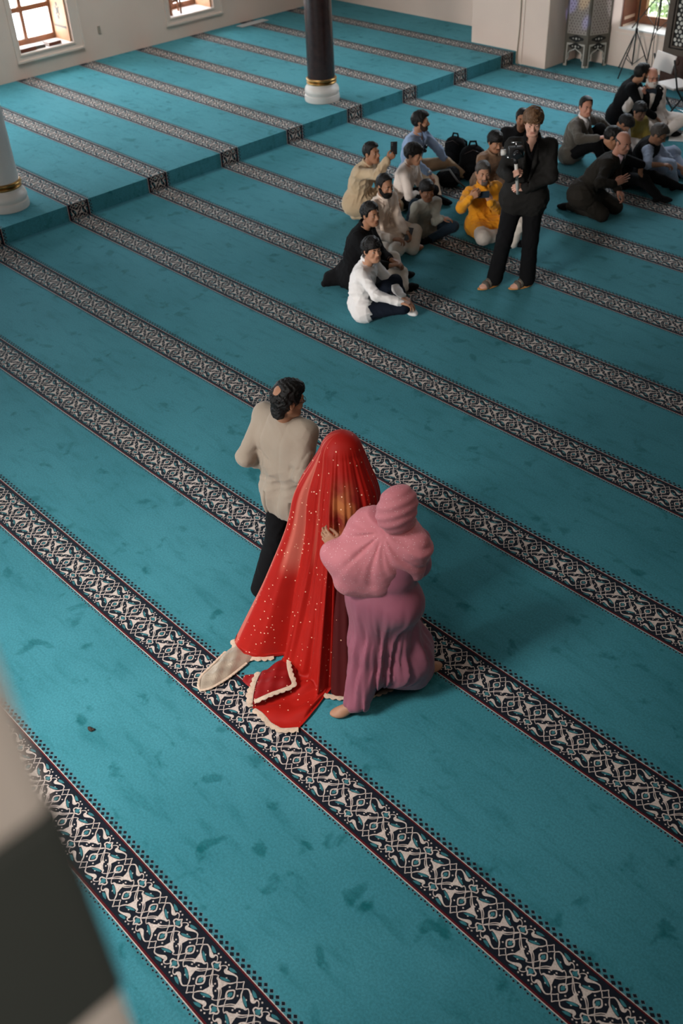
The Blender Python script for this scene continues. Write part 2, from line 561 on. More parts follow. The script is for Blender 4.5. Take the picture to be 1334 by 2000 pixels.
def wall_x(name, x_in, x_out, y0, y1, z1, openings):
    """wall normal to X; openings (y0, y1, z0, z1)"""
    b = MB()
    ys = sorted(openings)
    cur = y0
    for (a, c, z0, zt) in ys:
        b.box((x_out, cur, 0), (x_in, a, z1)); b.box((x_out, a, 0), (x_in, c, z0)); b.box((x_out, a, zt), (x_in, c, z1))
        cur = c
    b.box((x_out, cur, 0), (x_in, y1, z1))
    return b


W1 = (7.087, 8.10, 0.567, 2.35)
W2 = (10.135, 11.13, 0.567, 2.35)
wall_left = wall_x('wall_left', XL, XL - WT, YN, YB + .8, 4.2, [W1, W2]).build('wall_left', M_PLASTER)
tag(wall_left, 'plaster wall with two deep windows along the platform', kind='structure')
b = MB()
W3 = (-9.56, -8.30, 0.60, 2.3)
for x0, x1, z0, z1 in ((XL - WT, W3[0], 0, 4.2), (W3[0], W3[1], 0, W3[2]), (W3[0], W3[1], W3[3], 4.2), (W3[1], XR, 0, 4.2)):
    b.box((x0, YB, z0), (x1, YB + .6, z1))
wall_back = b.build('wall_back', M_PLASTER)
tag(wall_back, 'plaster back wall with a window at the right', kind='structure')
b = MB(); b.bevbox((-11.955, 13.30, -.01), (-10.36, YB + .02, 4.2), 0.012)
pier = tag(b.build('wall_pier', M_PLASTER), 'plaster pier projecting from the back wall', kind='structure')
# round moulding strip and panel lines on the wall below the back window
b = MB()
b.box((-9.62, YB - .012, 0.50), (-8.2, YB + .01, 0.53)); b.box((-9.25, YB - .010, 0.0), (-9.21, YB + .01, 0.50))
tag(b.build('trim_back', M_PLASTER_TRIM), 'plaster moulding under the back window', kind='structure')


def window_left(W, n):
    y0, y1, z0, z1 = W
    f = MB()
    xo = XL - 0.50
    # wooden casement: outer frame, mullion, rails
    f.box((xo - .06, y0, z0), (xo, y0 + .03, z1)); f.box((xo - .06, y1 - .07, z0), (xo, y1, z1))
    f.box((xo - .06, y0, z0), (xo, y1, z0 + .09)); f.box((xo - .06, y0, z1 - .09), (xo, y1, z1))
    f.box((xo - .07, y0 + .395, z0), (xo + .005, y0 + .455, z1))
    for zr in (z0 + .505, z0 + 1.08):
        f.box((xo - .065, y0, zr), (xo + .003, y1, zr + .075))
    w = f.build(f'window_{n}', M_WOOD); tag(w, kind='structure')
    g = MB()
    for yy in np.arange(y0 + .12, y1, .235):
        g.tube([(xo - .14, yy, z0), (xo - .14, yy, z1)], .006, 6)
    for zz in np.arange(z0 + .16, z1, .235):
        g.tube([(xo - .14, y0, zz), (xo - .14, y1, zz)], .006, 6)
        for yy in np.arange(y0 + .12, y1, .235):
            g.sphere((xo - .14, yy, zz), .018, 8)
    g.build('window_grille', M_IRON, w)
    gl = MB(); gl.box((xo - .035, y0 + .02, z0 + .05), (xo - .031, y1 - .03, z1 - .05))
    gl.build('window_pane', M_GLASS, w)
    s = MB(); s.bevbox((xo, y0 - .01, z0 - .02), (XL + .012, y1 + .01, z0 + .004), .004)
    s.build('window_sill', M_SILL, w)
    # wooden shutter leaf folded against the right reveal, with its carved cartouche
    sh = MB(); sh.box((xo + .01, y1 - .035, z0 + .004), (XL - .03, y1 - .012, z1))
    leaf = sh.build('shutter', M_WOOD_PALE, w)
    c = MB()
    for zc in (z0 + .46, z0 + 1.0):
        for dx, dz, r in ((0, .10, .035), (0, .0, .05), (0, -.10, .035), (-.045, .05, .02), (.045, .05, .02), (-.045, -.05, .02), (.045, -.05, .02)):
            c.sphere((XL - .27 + dx, y1 - .036, zc + dz), r, 10, rad=(1, .12, 1))
    for zc in (z0 + .20, z0 + .74):
        c.box((xo + .05, y1 - .04, zc), (XL - .07, y1 - .034, zc + .035))
    c.build('shutter_carving', mat('dark_grey_carving', (0.14, 0.12, 0.10), .7), leaf)
    # plaster surround with a stepped moulding
    t = MB()
    a0, a1, b0, top_ = y0 - .09, y1 + .20, z0 - .13, z1 + .2
    for (o0, o1, o2, i0, i1, i2, th) in ((a0, a1, b0, a0 + .028, a1 - .028, b0 + .028, .030), (a0 + .028, a1 - .028, b0 + .028, y0 - .016, y1 + .030, z0 - .024, .014), (y0 - .016, y1 + .030, z0 - .024, y0, y1, z0 - .004, .024)):
        # one U-shaped strip: left, bottom, right
        t.box((XL - .01, o0, o2), (XL + th, i0, top_)); t.box((XL - .01, i1, o2), (XL + th, o1, top_)); t.box((XL - .01, i0, o2), (XL + th, i1, i2))
    tag(t.build(f'trim_{n}', M_PLASTER_TRIM), kind='structure')
    return w


mg = bpy.data.materials.new('window_glass'); mg.use_nodes = True
_bsdf(mg).inputs['Transmission Weight'].default_value = 1.0
_bsdf(mg).inputs['Roughness'].default_value = 0.02
_bsdf(mg).inputs['IOR'].default_value = 1.1
M_GLASS = mg
window_left(W1, 1)
window_left(W2, 2)

# back window: sill, wooden reveal panel with pale inlay, casement
f = MB()
yo = YB + .42
f.box((W3[0], yo - .03, W3[2]), (W3[0] + .20, yo + .05, W3[3])); f.box((W3[1] - .1, yo - .03, W3[2]), (W3[1], yo + .05, W3[3]))
f.box((W3[0], yo - .03, W3[2]), (W3[1], yo + .05, W3[2] + .12)); f.box((W3[0] + .62, yo - .03, W3[2]), (W3[0] + .68, yo + .05, W3[3]))
w3 = tag(f.build('window_3', M_WOOD), kind='structure')
g = MB()
for xx in np.arange(W3[0] + .3, W3[1], .22):
    g.tube([(xx, yo + .12, W3[2]), (xx, yo + .12, W3[3])], .007, 6)
for zz in np.arange(W3[2] + .3, W3[3], .22):
    g.tube([(W3[0], yo + .12, zz), (W3[1], yo + .12, zz)], .007, 6)
g.build('window_grille', M_IRON, w3)
s = MB(); s.bevbox((W3[0] - .01, YB - .015, W3[2] - .02), (W3[1] + .01, yo - .03, W3[2] + .004), .004); s.build('window_sill', M_SILL, w3)
s = MB(); s.box((W3[0] + .008, YB + .02, W3[2] + .004), (W3[0] + .032, yo - .03, W3[3])); leaf = s.build('shutter', mat('red_brown_wood', (0.17, 0.06, 0.035), .45, .3, 12), w3)
s = MB(); s.box((W3[0] + .03, YB + .06, W3[2] + .10), (W3[0] + .036, yo - .07, W3[2] + .145)); s.box((W3[0] + .03, YB + .03, W3[2] + .005), (W3[0] + .036, yo - .04, W3[2] + .03))
s.build('inlay_strip', mat('pale_inlay', (0.62, 0.47, 0.36), .5), leaf)
g = MB(); g.box((W3[0] + .1, yo + .01, W3[2] + .05), (W3[1] - .05, yo + .014, W3[3] - .05)); g.build('window_pane', M_GLASS, w3)
# garden greenery outside the back window
def leaf_bush(name, c, rad, n, mats, label):
    V, F, FM = [], [], []
    rng = np.random.default_rng(5)
    for i in range(n):
        d = rng.normal(size=3); d /= np.linalg.norm(d)
        p = np.array(c) + d * np.array(rad) * rng.uniform(.3, 1) ** .5
        a = rng.normal(size=3); a /= np.linalg.norm(a); b_ = np.cross(a, rng.normal(size=3)); b_ /= np.linalg.norm(b_)
        s_ = rng.uniform(.04, .09)
        k = len(V)
        V += [p - a * s_, p - b_ * s_ * .45, p + a * s_, p + b_ * s_ * .45]; F.append((k, k + 1, k + 2, k + 3)); FM.append(rng.integers(len(mats)))
    return mesh_obj(name, V, F, mats, None, False, FM)


b = MB(); b.box((-14, YB + .62, .1), (-4, 20.0, .2)); tag(b.build('ground_outside', mat('sunlit_lawn', (.42, .52, .34), .9, .4, 5)), 'sunlit lawn outside the back window', kind='structure')
bush = leaf_bush('garden_shrub', (-9.0, 16.2, .75), (1.5, .8, .6), 3200, [mat('leaf_green', (.22, .33, .17), .6), mat('leaf_pale_green', (.36, .45, .30), .6)], '')
tag(bush, 'pale green shrub outside the back window', 'shrub')
# surface cable running down the pier, switch plate, draught mat at the wall
def on(pts, r, name, m, n=6):
    b_ = MB(); b_.tube(pts, r, n); return b_.build(name, m, smooth=True)


ppts = [(-10.95 + .035 * math.sin(z * 2.1), 13.286, z) for z in np.linspace(4.0, .15, 30)]
ppts += [(-10.93, 13.27, .06), (-10.90, 13.24, .025), (-10.85, 13.21, .022)]
tag(on(ppts, .009, 'power_cable', mat('tan_cable', (.33, .27, .2), .6)), 'thin tan cable hanging down the face of the wall pier', 'cable')
b = MB(); b.box((-10.86, 13.285, 0), (-10.84, 13.30, 4.1)); tag(b.build('trim_pier', M_PLASTER_TRIM), kind='structure')
b = MB(); b.bevbox((XL, 8.61, .60), (XL + .016, 8.66, .715), .003); o = b.build('switch_plate', mat('grey_beige_plastic', (.36, .30, .24), .5))
tag(o, 'small grey beige switch plate on the wall right of the left window', 'switch')
b = MB(); b.bevbox((-.09, -.335, 0), (.09, .335, .012), .004, 0, Matrix.Rotation(0.02, 3, 'Z'), (-16.15, 11.84, HS + .002))
tag(b.build('floor_mat', mat('grey_white_mat', (.42, .44, .44), .8)), 'narrow pale grey strip of mat lying on the platform by the wall', 'mat')
b = MB(); b.sphere((-3.989, .301, .008), .019, 10, rad=(1.3, .7, .5)); b.sphere((-3.972, .312, .009), .011, 8, rad=(1, .8, .6))
tag(b.build('lint_speck', mat('dark_brown_lint', (.03, .02, .015), .8), smooth=True), 'tiny dark brown speck lying on the near teal carpet', 'lint')

# columns on the platform
def column(x, y, r0, r1, shaft_m, label):
    z0 = HS
    e_ = empty('column', (x, y, z0), label, 'column', 'marble columns standing on the platform')
    base = MB()
    s_ = r0 / .205
    prof = [(.262, 0), (.268, .03), (.262, .085), (.250, .095), (.252, .11), (.262, .125), (.262, .15), (.250, .19), (.228, .215), (.222, .225), (.222, .24), (.214, .25)]
    base.lathe([(r * s_, z) for r, z in prof], (x, y, z0), 48); auto_smooth(base.build('base', M_MARBLE, e_))
    ring = MB()
    pr = [(.205, .245), (.224, .250), (.228, .262), (.222, .275), (.212, .28), (.215, .29), (.230, .298), (.232, .312), (.222, .325), (.205, .33)]
    ring.lathe([(r * s_, z) for r, z in pr], (x, y, z0), 48); auto_smooth(ring.build('brass_ring', M_BRASS, e_), 60)
    sh = MB(); sh.lathe([(r0, .32), (r0 * .99, .8), (r1 * 1.02, 2.4), (r1, 4.4)], (x, y, z0), 48); auto_smooth(sh.build('shaft', shaft_m, e_))
    return e_


M_MARBLE = mat('white_marble', (0.72, 0.66, 0.61), 0.35, 0.12, 5, spec=0.5)
M_BRASS = mat('aged_brass', (0.42, 0.25, 0.09), 0.32, 0.3, 20, metal=1.0)
M_PORPHYRY = mat('dark_porphyry', (0.055, 0.026, 0.022), 0.22, 0.6, 14, spec=0.5, color2=(0.018, 0.010, 0.010))
M_WHITE_SHAFT = mat('veined_white_marble', (0.70, 0.68, 0.66), 0.4, 0.15, 3, spec=0.5)
column(-11.62, 9.42, .205, .185, M_PORPHYRY, 'dark brown marble column with brass ring and white base')
column(-11.53, 4.02, .205, .185, M_WHITE_SHAFT, 'white marble column with brass ring at the left edge')

# gallery pier beside the camera
b = MB(); b.bevbox((-1.25, -2.4, 0.0), (-.372, -1.058, 4.075), .012); b.bevbox((-1.25, -2.4, 4.285), (-.372, -1.058, 6.4), .012)
gp = tag(b.build('wall_gallery', mat('gallery_stone', (0.58, 0.50, 0.44), .8, .08, 3)), kind='structure')
b = MB(); b.bevbox((-1.252, -2.402, 4.070), (-.369, -1.055, 4.290), .010)
b.build('dark_band', mat('dark_green_grey_stone', (0.045, 0.048, 0.042), .6), gp)
POSE = {
 'youth': dict(pel=(-6.503,5.153,0.11), neck=(-6.549,5.279,0.53), rh=(-6.428,5.106,0.11), lh=(-6.577,5.2,0.11), rs=(-6.462,5.123,0.483), ls=(-6.629,5.416,0.483), head=(-6.451,5.264,0.688), re=(-6.21,5.066,0.364), le=(-6.393,5.493,0.261), rw=(-6.017,5.207,0.305), lw=(-6.166,5.388,0.246), rk=(-6.139,5.373,0.15), lk=(-6.381,5.51,0.292), ra=(-6.425,5.498,0.069), la=(-6.246,5.524,0.059), rt=(-6.559,5.556,0.034), lt=(-6.086,5.497,0.035), rf=(-5.949,5.258,0.287), lf=(-6.1,5.421,0.206), hf=(0.968,-0.209,0.139), hu=(-0.136,0.029,0.99)),
 'blackkurta': dict(pel=(-7.081,5.623,0.12), neck=(-7.055,5.753,0.602), rh=(-7.01,5.569,0.12), lh=(-7.153,5.678,0.12), rs=(-6.972,5.594,0.553), ls=(-7.143,5.893,0.553), head=(-6.952,5.752,0.762), re=(-6.796,5.61,0.311), le=(-6.958,5.905,0.286), rw=(-6.663,5.731,0.298), lw=(-6.721,5.814,0.314), rk=(-6.676,5.905,0.152), lk=(-6.879,6.002,0.218), ra=(-6.542,5.818,0.07), la=(-6.756,5.998,0.07), rt=(-6.526,5.895,0.035), lt=(-6.744,6.09,0.035), rf=(-6.614,5.786,0.311), lf=(-6.657,5.862,0.294), hf=(0.995,-0.038,0.087), hu=(-0.087,0.003,0.996)),
 'cream': dict(pel=(-7.605,6.534,0.12), neck=(-7.462,6.455,0.593), rh=(-7.592,6.445,0.12), lh=(-7.617,6.623,0.12), rs=(-7.449,6.29,0.545), ls=(-7.496,6.631,0.545), head=(-7.391,6.416,0.764), re=(-7.318,6.18,0.31), le=(-7.395,6.61,0.34), rw=(-7.063,6.181,0.324), lw=(-7.167,6.509,0.287), rk=(-7.095,6.292,0.16), lk=(-7.208,6.704,0.2), ra=(-7.255,6.632,0.09), la=(-7.122,6.57,0.07), rt=(-7.212,6.759,0.05), lt=(-7.133,6.812,0.04), rf=(-6.989,6.247,0.318), lf=(-7.127,6.516,0.236), hf=(0.988,-0.073,-0.139), hu=(0.139,-0.01,0.99)),
 'beige': dict(pel=(-8.333,6.922,0.2), neck=(-8.172,6.923,0.673), rh=(-8.305,6.836,0.2), lh=(-8.36,7.008,0.2), rs=(-8.13,6.76,0.625), ls=(-8.235,7.087,0.625), head=(-8.069,6.901,0.832), re=(-7.845,6.767,0.675), le=(-8.212,7.179,0.355), rw=(-7.8,6.882,0.822), lw=(-8.007,7.192,0.235), rk=(-7.945,7.101,0.12), lk=(-8.006,7.254,0.12), ra=(-8.302,6.827,0.06), la=(-8.363,7.017,0.06), rt=(-8.445,6.781,0.03), lt=(-8.506,6.971,0.03), rf=(-7.768,6.932,0.861), lf=(-7.929,7.197,0.19), hf=(0.985,0.1,0.139), hu=(-0.138,-0.014,0.99)),
 'whiteboy': dict(pel=(-8.121,7.484,0.11), neck=(-8.01,7.463,0.561), rh=(-8.093,7.405,0.11), lh=(-8.15,7.563,0.11), rs=(-7.964,7.314,0.516), ls=(-8.072,7.615,0.516), head=(-7.916,7.441,0.709), re=(-7.842,7.293,0.263), le=(-8.054,7.701,0.264), rw=(-7.926,7.51,0.215), lw=(-7.863,7.72,0.153), rk=(-7.756,7.457,0.186), lk=(-7.887,7.766,0.186), ra=(-7.89,7.666,0.065), la=(-7.873,7.455,0.056), rt=(-7.966,7.783,0.033), lt=(-7.867,7.315,0.033), rf=(-7.955,7.586,0.198), lf=(-7.791,7.728,0.111), hf=(0.932,0.335,-0.139), hu=(0.131,0.047,0.99)),
 'vestboy': dict(pel=(-7.387,7.048,0.1), neck=(-7.25,6.94,0.46), rh=(-7.409,6.979,0.1), lh=(-7.366,7.117,0.1), rs=(-7.3,6.817,0.423), ls=(-7.219,7.079,0.423), head=(-7.222,6.907,0.605), re=(-7.285,6.728,0.215), le=(-7.113,6.939,0.271), rw=(-7.332,6.871,0.353), lw=(-7.066,6.997,0.301), rk=(-7.503,7.023,0.34), lk=(-7.067,7.198,0.14), ra=(-7.626,7.053,0.07), la=(-7.17,6.939,0.048), rt=(-7.503,6.973,0.03), lt=(-7.214,6.827,0.028), rf=(-7.348,6.921,0.402), lf=(-7.005,7.049,0.301), hf=(0.903,-0.406,-0.139), hu=(0.127,-0.057,0.99)),
 'blue': dict(pel=(-8.702,8.247,0.12), neck=(-8.568,8.222,0.617), rh=(-8.674,8.159,0.12), lh=(-8.73,8.336,0.12), rs=(-8.524,8.056,0.566), ls=(-8.632,8.393,0.566), head=(-8.482,8.182,0.788), re=(-8.324,7.885,0.424), le=(-8.43,8.479,0.368), rw=(-8.147,7.973,0.281), lw=(-8.301,8.507,0.194), rk=(-8.231,8.147,0.114), lk=(-8.339,8.519,0.214), ra=(-7.876,7.846,0.07), la=(-8.157,8.639,0.072), rt=(-7.727,7.896,0.035), lt=(-8.028,8.724,0.036), rf=(-8.105,7.985,0.23), lf=(-8.245,8.515,0.112), hf=(0.79,0.613,-0.035), hu=(0.028,0.021,0.999)),
 'brown': dict(pel=(-7.701,8.572,0.12), neck=(-7.521,8.423,0.545), rh=(-7.712,8.485,0.12), lh=(-7.691,8.658,0.12), rs=(-7.554,8.268,0.501), ls=(-7.512,8.599,0.501), head=(-7.451,8.372,0.708), re=(-7.516,8.185,0.239), le=(-7.454,8.67,0.239), rw=(-7.317,8.209,0.122), lw=(-7.268,8.598,0.122), rk=(-7.447,8.266,0.126), lk=(-7.379,8.497,0.2), ra=(-7.401,8.631,0.068), la=(-7.485,8.427,0.058), rt=(-7.382,8.776,0.034), lt=(-7.606,8.347,0.034), rf=(-7.242,8.218,0.078), lf=(-7.198,8.57,0.078), hf=(0.912,-0.372,-0.174), hu=(0.161,-0.066,0.985)),
 'yellow': dict(pel=(-6.899,7.551,0.11), neck=(-6.854,7.433,0.594), rh=(-6.93,7.467,0.11), lh=(-6.867,7.636,0.11), rs=(-6.917,7.28,0.545), ls=(-6.798,7.603,0.545), head=(-6.815,7.372,0.77), re=(-6.813,7.017,0.479), le=(-6.626,7.421,0.398), rw=(-6.637,6.953,0.653), lw=(-6.565,7.218,0.54), rk=(-6.586,7.143,0.16), lk=(-6.333,7.441,0.3), ra=(-6.562,7.598,0.07), la=(-6.377,7.413,0.07), rt=(-6.554,7.748,0.035), lt=(-6.314,7.521,0.04), rf=(-6.598,7.005,0.692), lf=(-6.604,7.217,0.599), hf=(0.805,-0.589,-0.07), hu=(0.056,-0.041,0.998)),
 'video': dict(pel=(-5.745,6.695,0.97), neck=(-5.677,6.659,1.55), rh=(-5.821,6.64,0.97), lh=(-5.669,6.75,0.97), rs=(-5.82,6.561,1.498), ls=(-5.542,6.762,1.498), head=(-5.641,6.603,1.736), re=(-5.827,6.453,1.275), le=(-5.455,6.704,1.238), rw=(-5.623,6.287,1.307), lw=(-5.601,6.502,1.147), rk=(-5.848,6.56,0.548), lk=(-5.645,6.718,0.548), ra=(-5.941,6.561,0.09), la=(-5.682,6.772,0.09), rt=(-5.962,6.484,0.03), lt=(-5.711,6.705,0.03), rf=(-5.595,6.324,1.342), lf=(-5.653,6.466,1.154), hf=(0.621,-0.745,-0.242), hu=(0.155,-0.186,0.97)),
 'hidden': dict(pel=(-7.742,9.26,0.12), neck=(-7.695,9.163,0.608), rh=(-7.818,9.211,0.12), lh=(-7.666,9.309,0.12), rs=(-7.842,9.077,0.559), ls=(-7.553,9.263,0.559), head=(-7.615,9.094,0.766), re=(-7.883,8.992,0.289), le=(-7.459,9.265,0.289), rw=(-7.732,8.85,0.169), lw=(-7.393,9.069,0.169), rk=(-7.815,8.856,0.13), lk=(-7.344,9.16,0.13), ra=(-7.495,9.062,0.07), la=(-7.713,8.993,0.06), rt=(-7.369,9.143,0.035), lt=(-7.85,8.932,0.035), rf=(-7.676,8.797,0.124), lf=(-7.368,8.996,0.124), hf=(0.613,-0.79,-0.0), hu=(0.0,0.0,1.0)),
 'greyblazer': dict(pel=(-7.499,10.075,0.12), neck=(-7.34,9.999,0.598), rh=(-7.49,9.984,0.12), lh=(-7.508,10.167,0.12), rs=(-7.333,9.83,0.55), ls=(-7.368,10.179,0.55), head=(-7.279,9.945,0.774), re=(-7.12,9.636,0.48), le=(-7.375,10.454,0.441), rw=(-6.936,9.761,0.5), lw=(-7.268,10.497,0.379), rk=(-7.105,10.008,0.329), lk=(-7.213,10.22,0.44), ra=(-6.986,10.076,0.071), la=(-7.004,10.249,0.071), rt=(-6.854,10.153,0.036), lt=(-6.852,10.269,0.036), rf=(-6.892,9.794,0.513), lf=(-7.193,10.528,0.336), hf=(0.864,-0.503,-0.035), hu=(0.03,-0.018,0.999)),
 'blackvest': dict(pel=(-7.735,11.455,0.22), neck=(-7.569,11.499,0.69), rh=(-7.693,11.376,0.22), lh=(-7.777,11.535,0.22), rs=(-7.501,11.344,0.642), ls=(-7.661,11.648,0.642), head=(-7.444,11.444,0.822), re=(-7.321,11.325,0.422), le=(-7.575,11.807,0.422), rw=(-7.168,11.463,0.302), lw=(-7.375,11.856,0.302), rk=(-7.317,11.563,0.08), lk=(-7.41,11.74,0.08), ra=(-7.689,11.367,0.06), la=(-7.782,11.544,0.06), rt=(-7.821,11.297,0.03), lt=(-7.915,11.474,0.03), rf=(-7.11,11.515,0.256), lf=(-7.299,11.874,0.256), hf=(0.455,0.886,-0.087), hu=(0.04,0.078,0.996)),
 'whitebeard': dict(pel=(-7.396,11.736,0.12), neck=(-7.392,11.621,0.607), rh=(-7.437,11.656,0.12), lh=(-7.354,11.816,0.12), rs=(-7.471,11.476,0.557), ls=(-7.314,11.782,0.557), head=(-7.34,11.543,0.772), re=(-7.464,11.223,0.417), le=(-7.22,11.736,0.273), rw=(-7.43,11.451,0.525), lw=(-7.184,11.487,0.231), rk=(-7.138,11.235,0.2), lk=(-6.974,11.835,0.2), ra=(-7.083,11.688,0.07), la=(-7.039,11.665,0.08), rt=(-7.065,11.837,0.035), lt=(-6.93,11.767,0.04), rf=(-7.389,11.496,0.589), lf=(-7.171,11.399,0.216), hf=(0.881,-0.472,-0.035), hu=(0.031,-0.016,0.999)),
 'oliveboy': dict(pel=(-7.243,11.179,0.09), neck=(-7.13,10.965,0.383), rh=(-7.258,11.112,0.09), lh=(-7.229,11.245,0.09), rs=(-7.166,10.852,0.351), ls=(-7.11,11.108,0.351), head=(-7.091,10.93,0.518), re=(-7.141,10.785,0.146), le=(-7.06,11.159,0.146), rw=(-6.985,10.79,0.055), lw=(-6.92,11.09,0.055), rk=(-7.065,10.922,0.099), lk=(-6.975,11.338,0.099), ra=(-7.004,11.205,0.053), la=(-7.084,11.051,0.046), rt=(-6.98,11.316,0.027), lt=(-7.124,10.944,0.027), rf=(-6.926,10.792,0.02), lf=(-6.867,11.064,0.02), hf=(0.911,-0.335,-0.242), hu=(0.227,-0.084,0.97)),
 'whitechild': dict(pel=(-7.223,10.721,0.09), neck=(-7.074,10.517,0.361), rh=(-7.214,10.655,0.09), lh=(-7.232,10.787,0.09), rs=(-7.068,10.406,0.331), ls=(-7.102,10.658,0.331), head=(-7.018,10.484,0.485), re=(-7.023,10.352,0.131), le=(-7.073,10.721,0.131), rw=(-6.881,10.409,0.042), lw=(-6.922,10.705,0.042), rk=(-6.975,10.546,0.096), lk=(-7.031,10.956,0.096), ra=(-7.013,10.825,0.052), la=(-7.035,10.657,0.044), rt=(-7.028,10.934,0.026), lt=(-7.036,10.546,0.026), rf=(-6.828,10.43,0.009), lf=(-6.865,10.699,0.009), hf=(0.612,0.196,-0.766), hu=(0.729,0.234,0.643)),
 'blacktee': dict(pel=(-6.485,9.782,0.11), neck=(-6.487,9.574,0.526), rh=(-6.462,9.702,0.11), lh=(-6.508,9.863,0.11), rs=(-6.443,9.435,0.483), ls=(-6.53,9.743,0.483), head=(-6.567,9.49,0.659), re=(-6.164,9.561,0.398), le=(-6.506,9.827,0.232), rw=(-6.144,9.534,0.306), lw=(-6.314,9.833,0.12), rk=(-6.103,9.568,0.225), lk=(-6.123,9.797,0.198), ra=(-5.868,9.564,0.07), la=(-5.929,10.036,0.065), rt=(-5.796,9.637,0.035), lt=(-5.841,10.145,0.033), rf=(-6.108,9.541,0.275), lf=(-6.242,9.835,0.078), hf=(0.728,0.469,-0.5), hu=(0.32,0.413,0.853)),
 'bald': dict(pel=(-6.321,8.639,0.3), neck=(-6.118,8.921,0.692), rh=(-6.306,8.548,0.3), lh=(-6.337,8.729,0.3), rs=(-6.102,8.729,0.65), ls=(-6.162,9.074,0.65), head=(-6.043,8.888,0.867), re=(-6.02,8.471,0.531), le=(-6.165,8.958,0.385), rw=(-5.879,8.553,0.524), lw=(-5.966,8.791,0.368), rk=(-6.06,8.663,0.09), lk=(-6.069,8.957,0.09), ra=(-6.509,8.689,0.07), la=(-6.598,8.969,0.07), rt=(-6.619,8.685,0.03), lt=(-6.725,9.017,0.03), rf=(-5.829,8.6,0.563), lf=(-5.911,8.802,0.318), hf=(0.939,-0.273,-0.208), hu=(0.2,-0.058,0.978)),
 'bluekurta': dict(pel=(-6.591,10.286,0.12), neck=(-6.344,10.054,0.48), rh=(-6.561,10.201,0.12), lh=(-6.622,10.37,0.12), rs=(-6.303,9.909,0.44), ls=(-6.42,10.232,0.44), head=(-6.244,9.999,0.632), re=(-6.142,9.677,0.371), le=(-6.231,10.3,0.24), rw=(-6.02,9.748,0.38), lw=(-6.009,10.274,0.19), rk=(-6.075,10.058,0.25), lk=(-6.346,10.608,0.2), ra=(-6.038,10.166,0.07), la=(-6.074,10.472,0.06), rt=(-6.064,10.036,0.035), lt=(-5.932,10.523,0.03), rf=(-5.942,9.793,0.385), lf=(-5.922,10.263,0.17), hf=(0.861,0.196,-0.469), hu=(0.458,0.104,0.883)),
 'father': dict(pel=(-3.885,1.955,0.93), neck=(-3.982,2.022,1.45), rh=(-3.795,1.964,0.93), lh=(-3.975,1.946,0.93), rs=(-3.808,2.035,1.401), ls=(-4.143,2.001,1.401), head=(-3.915,2.004,1.605), re=(-3.717,1.902,1.192), le=(-4.117,1.789,1.196), rw=(-3.77,2.027,0.976), lw=(-4.174,1.969,1.025), rk=(-3.808,2.083,0.51), lk=(-4.045,1.921,0.527), ra=(-3.808,2.083,0.1), la=(-4.11,1.791,0.09), rt=(-3.808,2.083,0.035), lt=(-4.134,1.842,0.03), rf=(-3.788,2.071,0.9), lf=(-4.194,2.032,0.964), hf=(0.242,0.955,-0.174), hu=(0.043,0.168,0.985)),
 'bride': dict(pel=(-3.367,1.916,0.86), neck=(-3.53,2.064,1.32), rh=(-3.281,1.921,0.86), lh=(-3.454,1.912,0.86), rs=(-3.354,2.063,1.275), ls=(-3.684,2.046,1.275), head=(-3.448,1.989,1.48), re=(-3.28,2.114,1.016), le=(-3.763,2.091,1.016), rw=(-3.337,2.304,0.901), lw=(-3.725,2.285,0.901), rk=(-3.282,1.94,0.457), lk=(-3.455,1.931,0.457), ra=(-3.282,1.94,0.073), la=(-3.455,1.931,0.073), rt=(-3.282,1.94,0.034), lt=(-3.455,1.931,0.034), rf=(-3.359,2.375,0.857), lf=(-3.71,2.358,0.857), hf=(-0.048,0.984,-0.174), hu=(-0.008,0.173,0.985)),
 'mauve': dict(pel=(-2.87,1.76,0.85), neck=(-2.848,1.817,1.32), rh=(-2.787,1.771,0.85), lh=(-2.953,1.749,0.85), rs=(-2.712,1.832,1.274), ls=(-2.988,1.794,1.274), head=(-2.819,1.807,1.494), re=(-2.747,1.884,1.088), le=(-2.993,1.642,1.16), rw=(-2.879,2.025,1.106), lw=(-3.079,1.598,1.2), rk=(-2.822,1.931,0.48), lk=(-2.941,1.688,0.48), ra=(-2.846,2.007,0.08), la=(-2.914,1.527,0.08), rt=(-2.811,2.104,0.03), lt=(-2.942,1.486,0.03), rf=(-2.936,2.086,1.114), lf=(-3.108,1.588,1.218), hf=(0.071,0.963,-0.259), hu=(0.019,0.258,0.966)),
}
# ------------------------------------------------------------------ signed-distance modelling of bodies and clothes
def V3(*a):
    return np.array(a if len(a) == 3 else a[0], float)


def unit(v):
    return v / (np.linalg.norm(v) + 1e-9)


UP = V3(0, 0, 1)
IRX = V3(.671, .741, 0)


def cap(a, b, ra, rb=None, k=.03, op='u'):
    return dict(t='c', a=V3(a), b=V3(b), ra=ra, rb=ra if rb is None else rb, k=k, op=op,
                c=(V3(a) + V3(b)) / 2, R=np.linalg.norm(V3(b) - V3(a)) / 2 + max(ra, rb or ra))


def ell(c, rad, M=None, k=.02, op='u'):
    return dict(t='e', c=V3(c), M=np.eye(3) if M is None else M, rad=V3(rad), k=k, op=op, R=max(rad))


def prim_d(p, P):
    if p['t'] == 'c':
        ba = p['b'] - p['a']; pa = P - p['a']
        h = np.clip(pa @ ba / (ba @ ba + 1e-12), 0, 1)
        return np.linalg.norm(pa - h[:, None] * ba, axis=1) - (p['ra'] + (p['rb'] - p['ra']) * h)
    q = (P - p['c']) @ p['M'] / p['rad']
    k0 = np.linalg.norm(q, axis=1); k1 = np.linalg.norm(q / p['rad'], axis=1) + 1e-9
    return k0 * (k0 - 1) / k1


def smin(a, b, k):
    h = np.maximum(k - np.abs(a - b), 0) / k
    return np.minimum(a, b) - h * h * k * .25


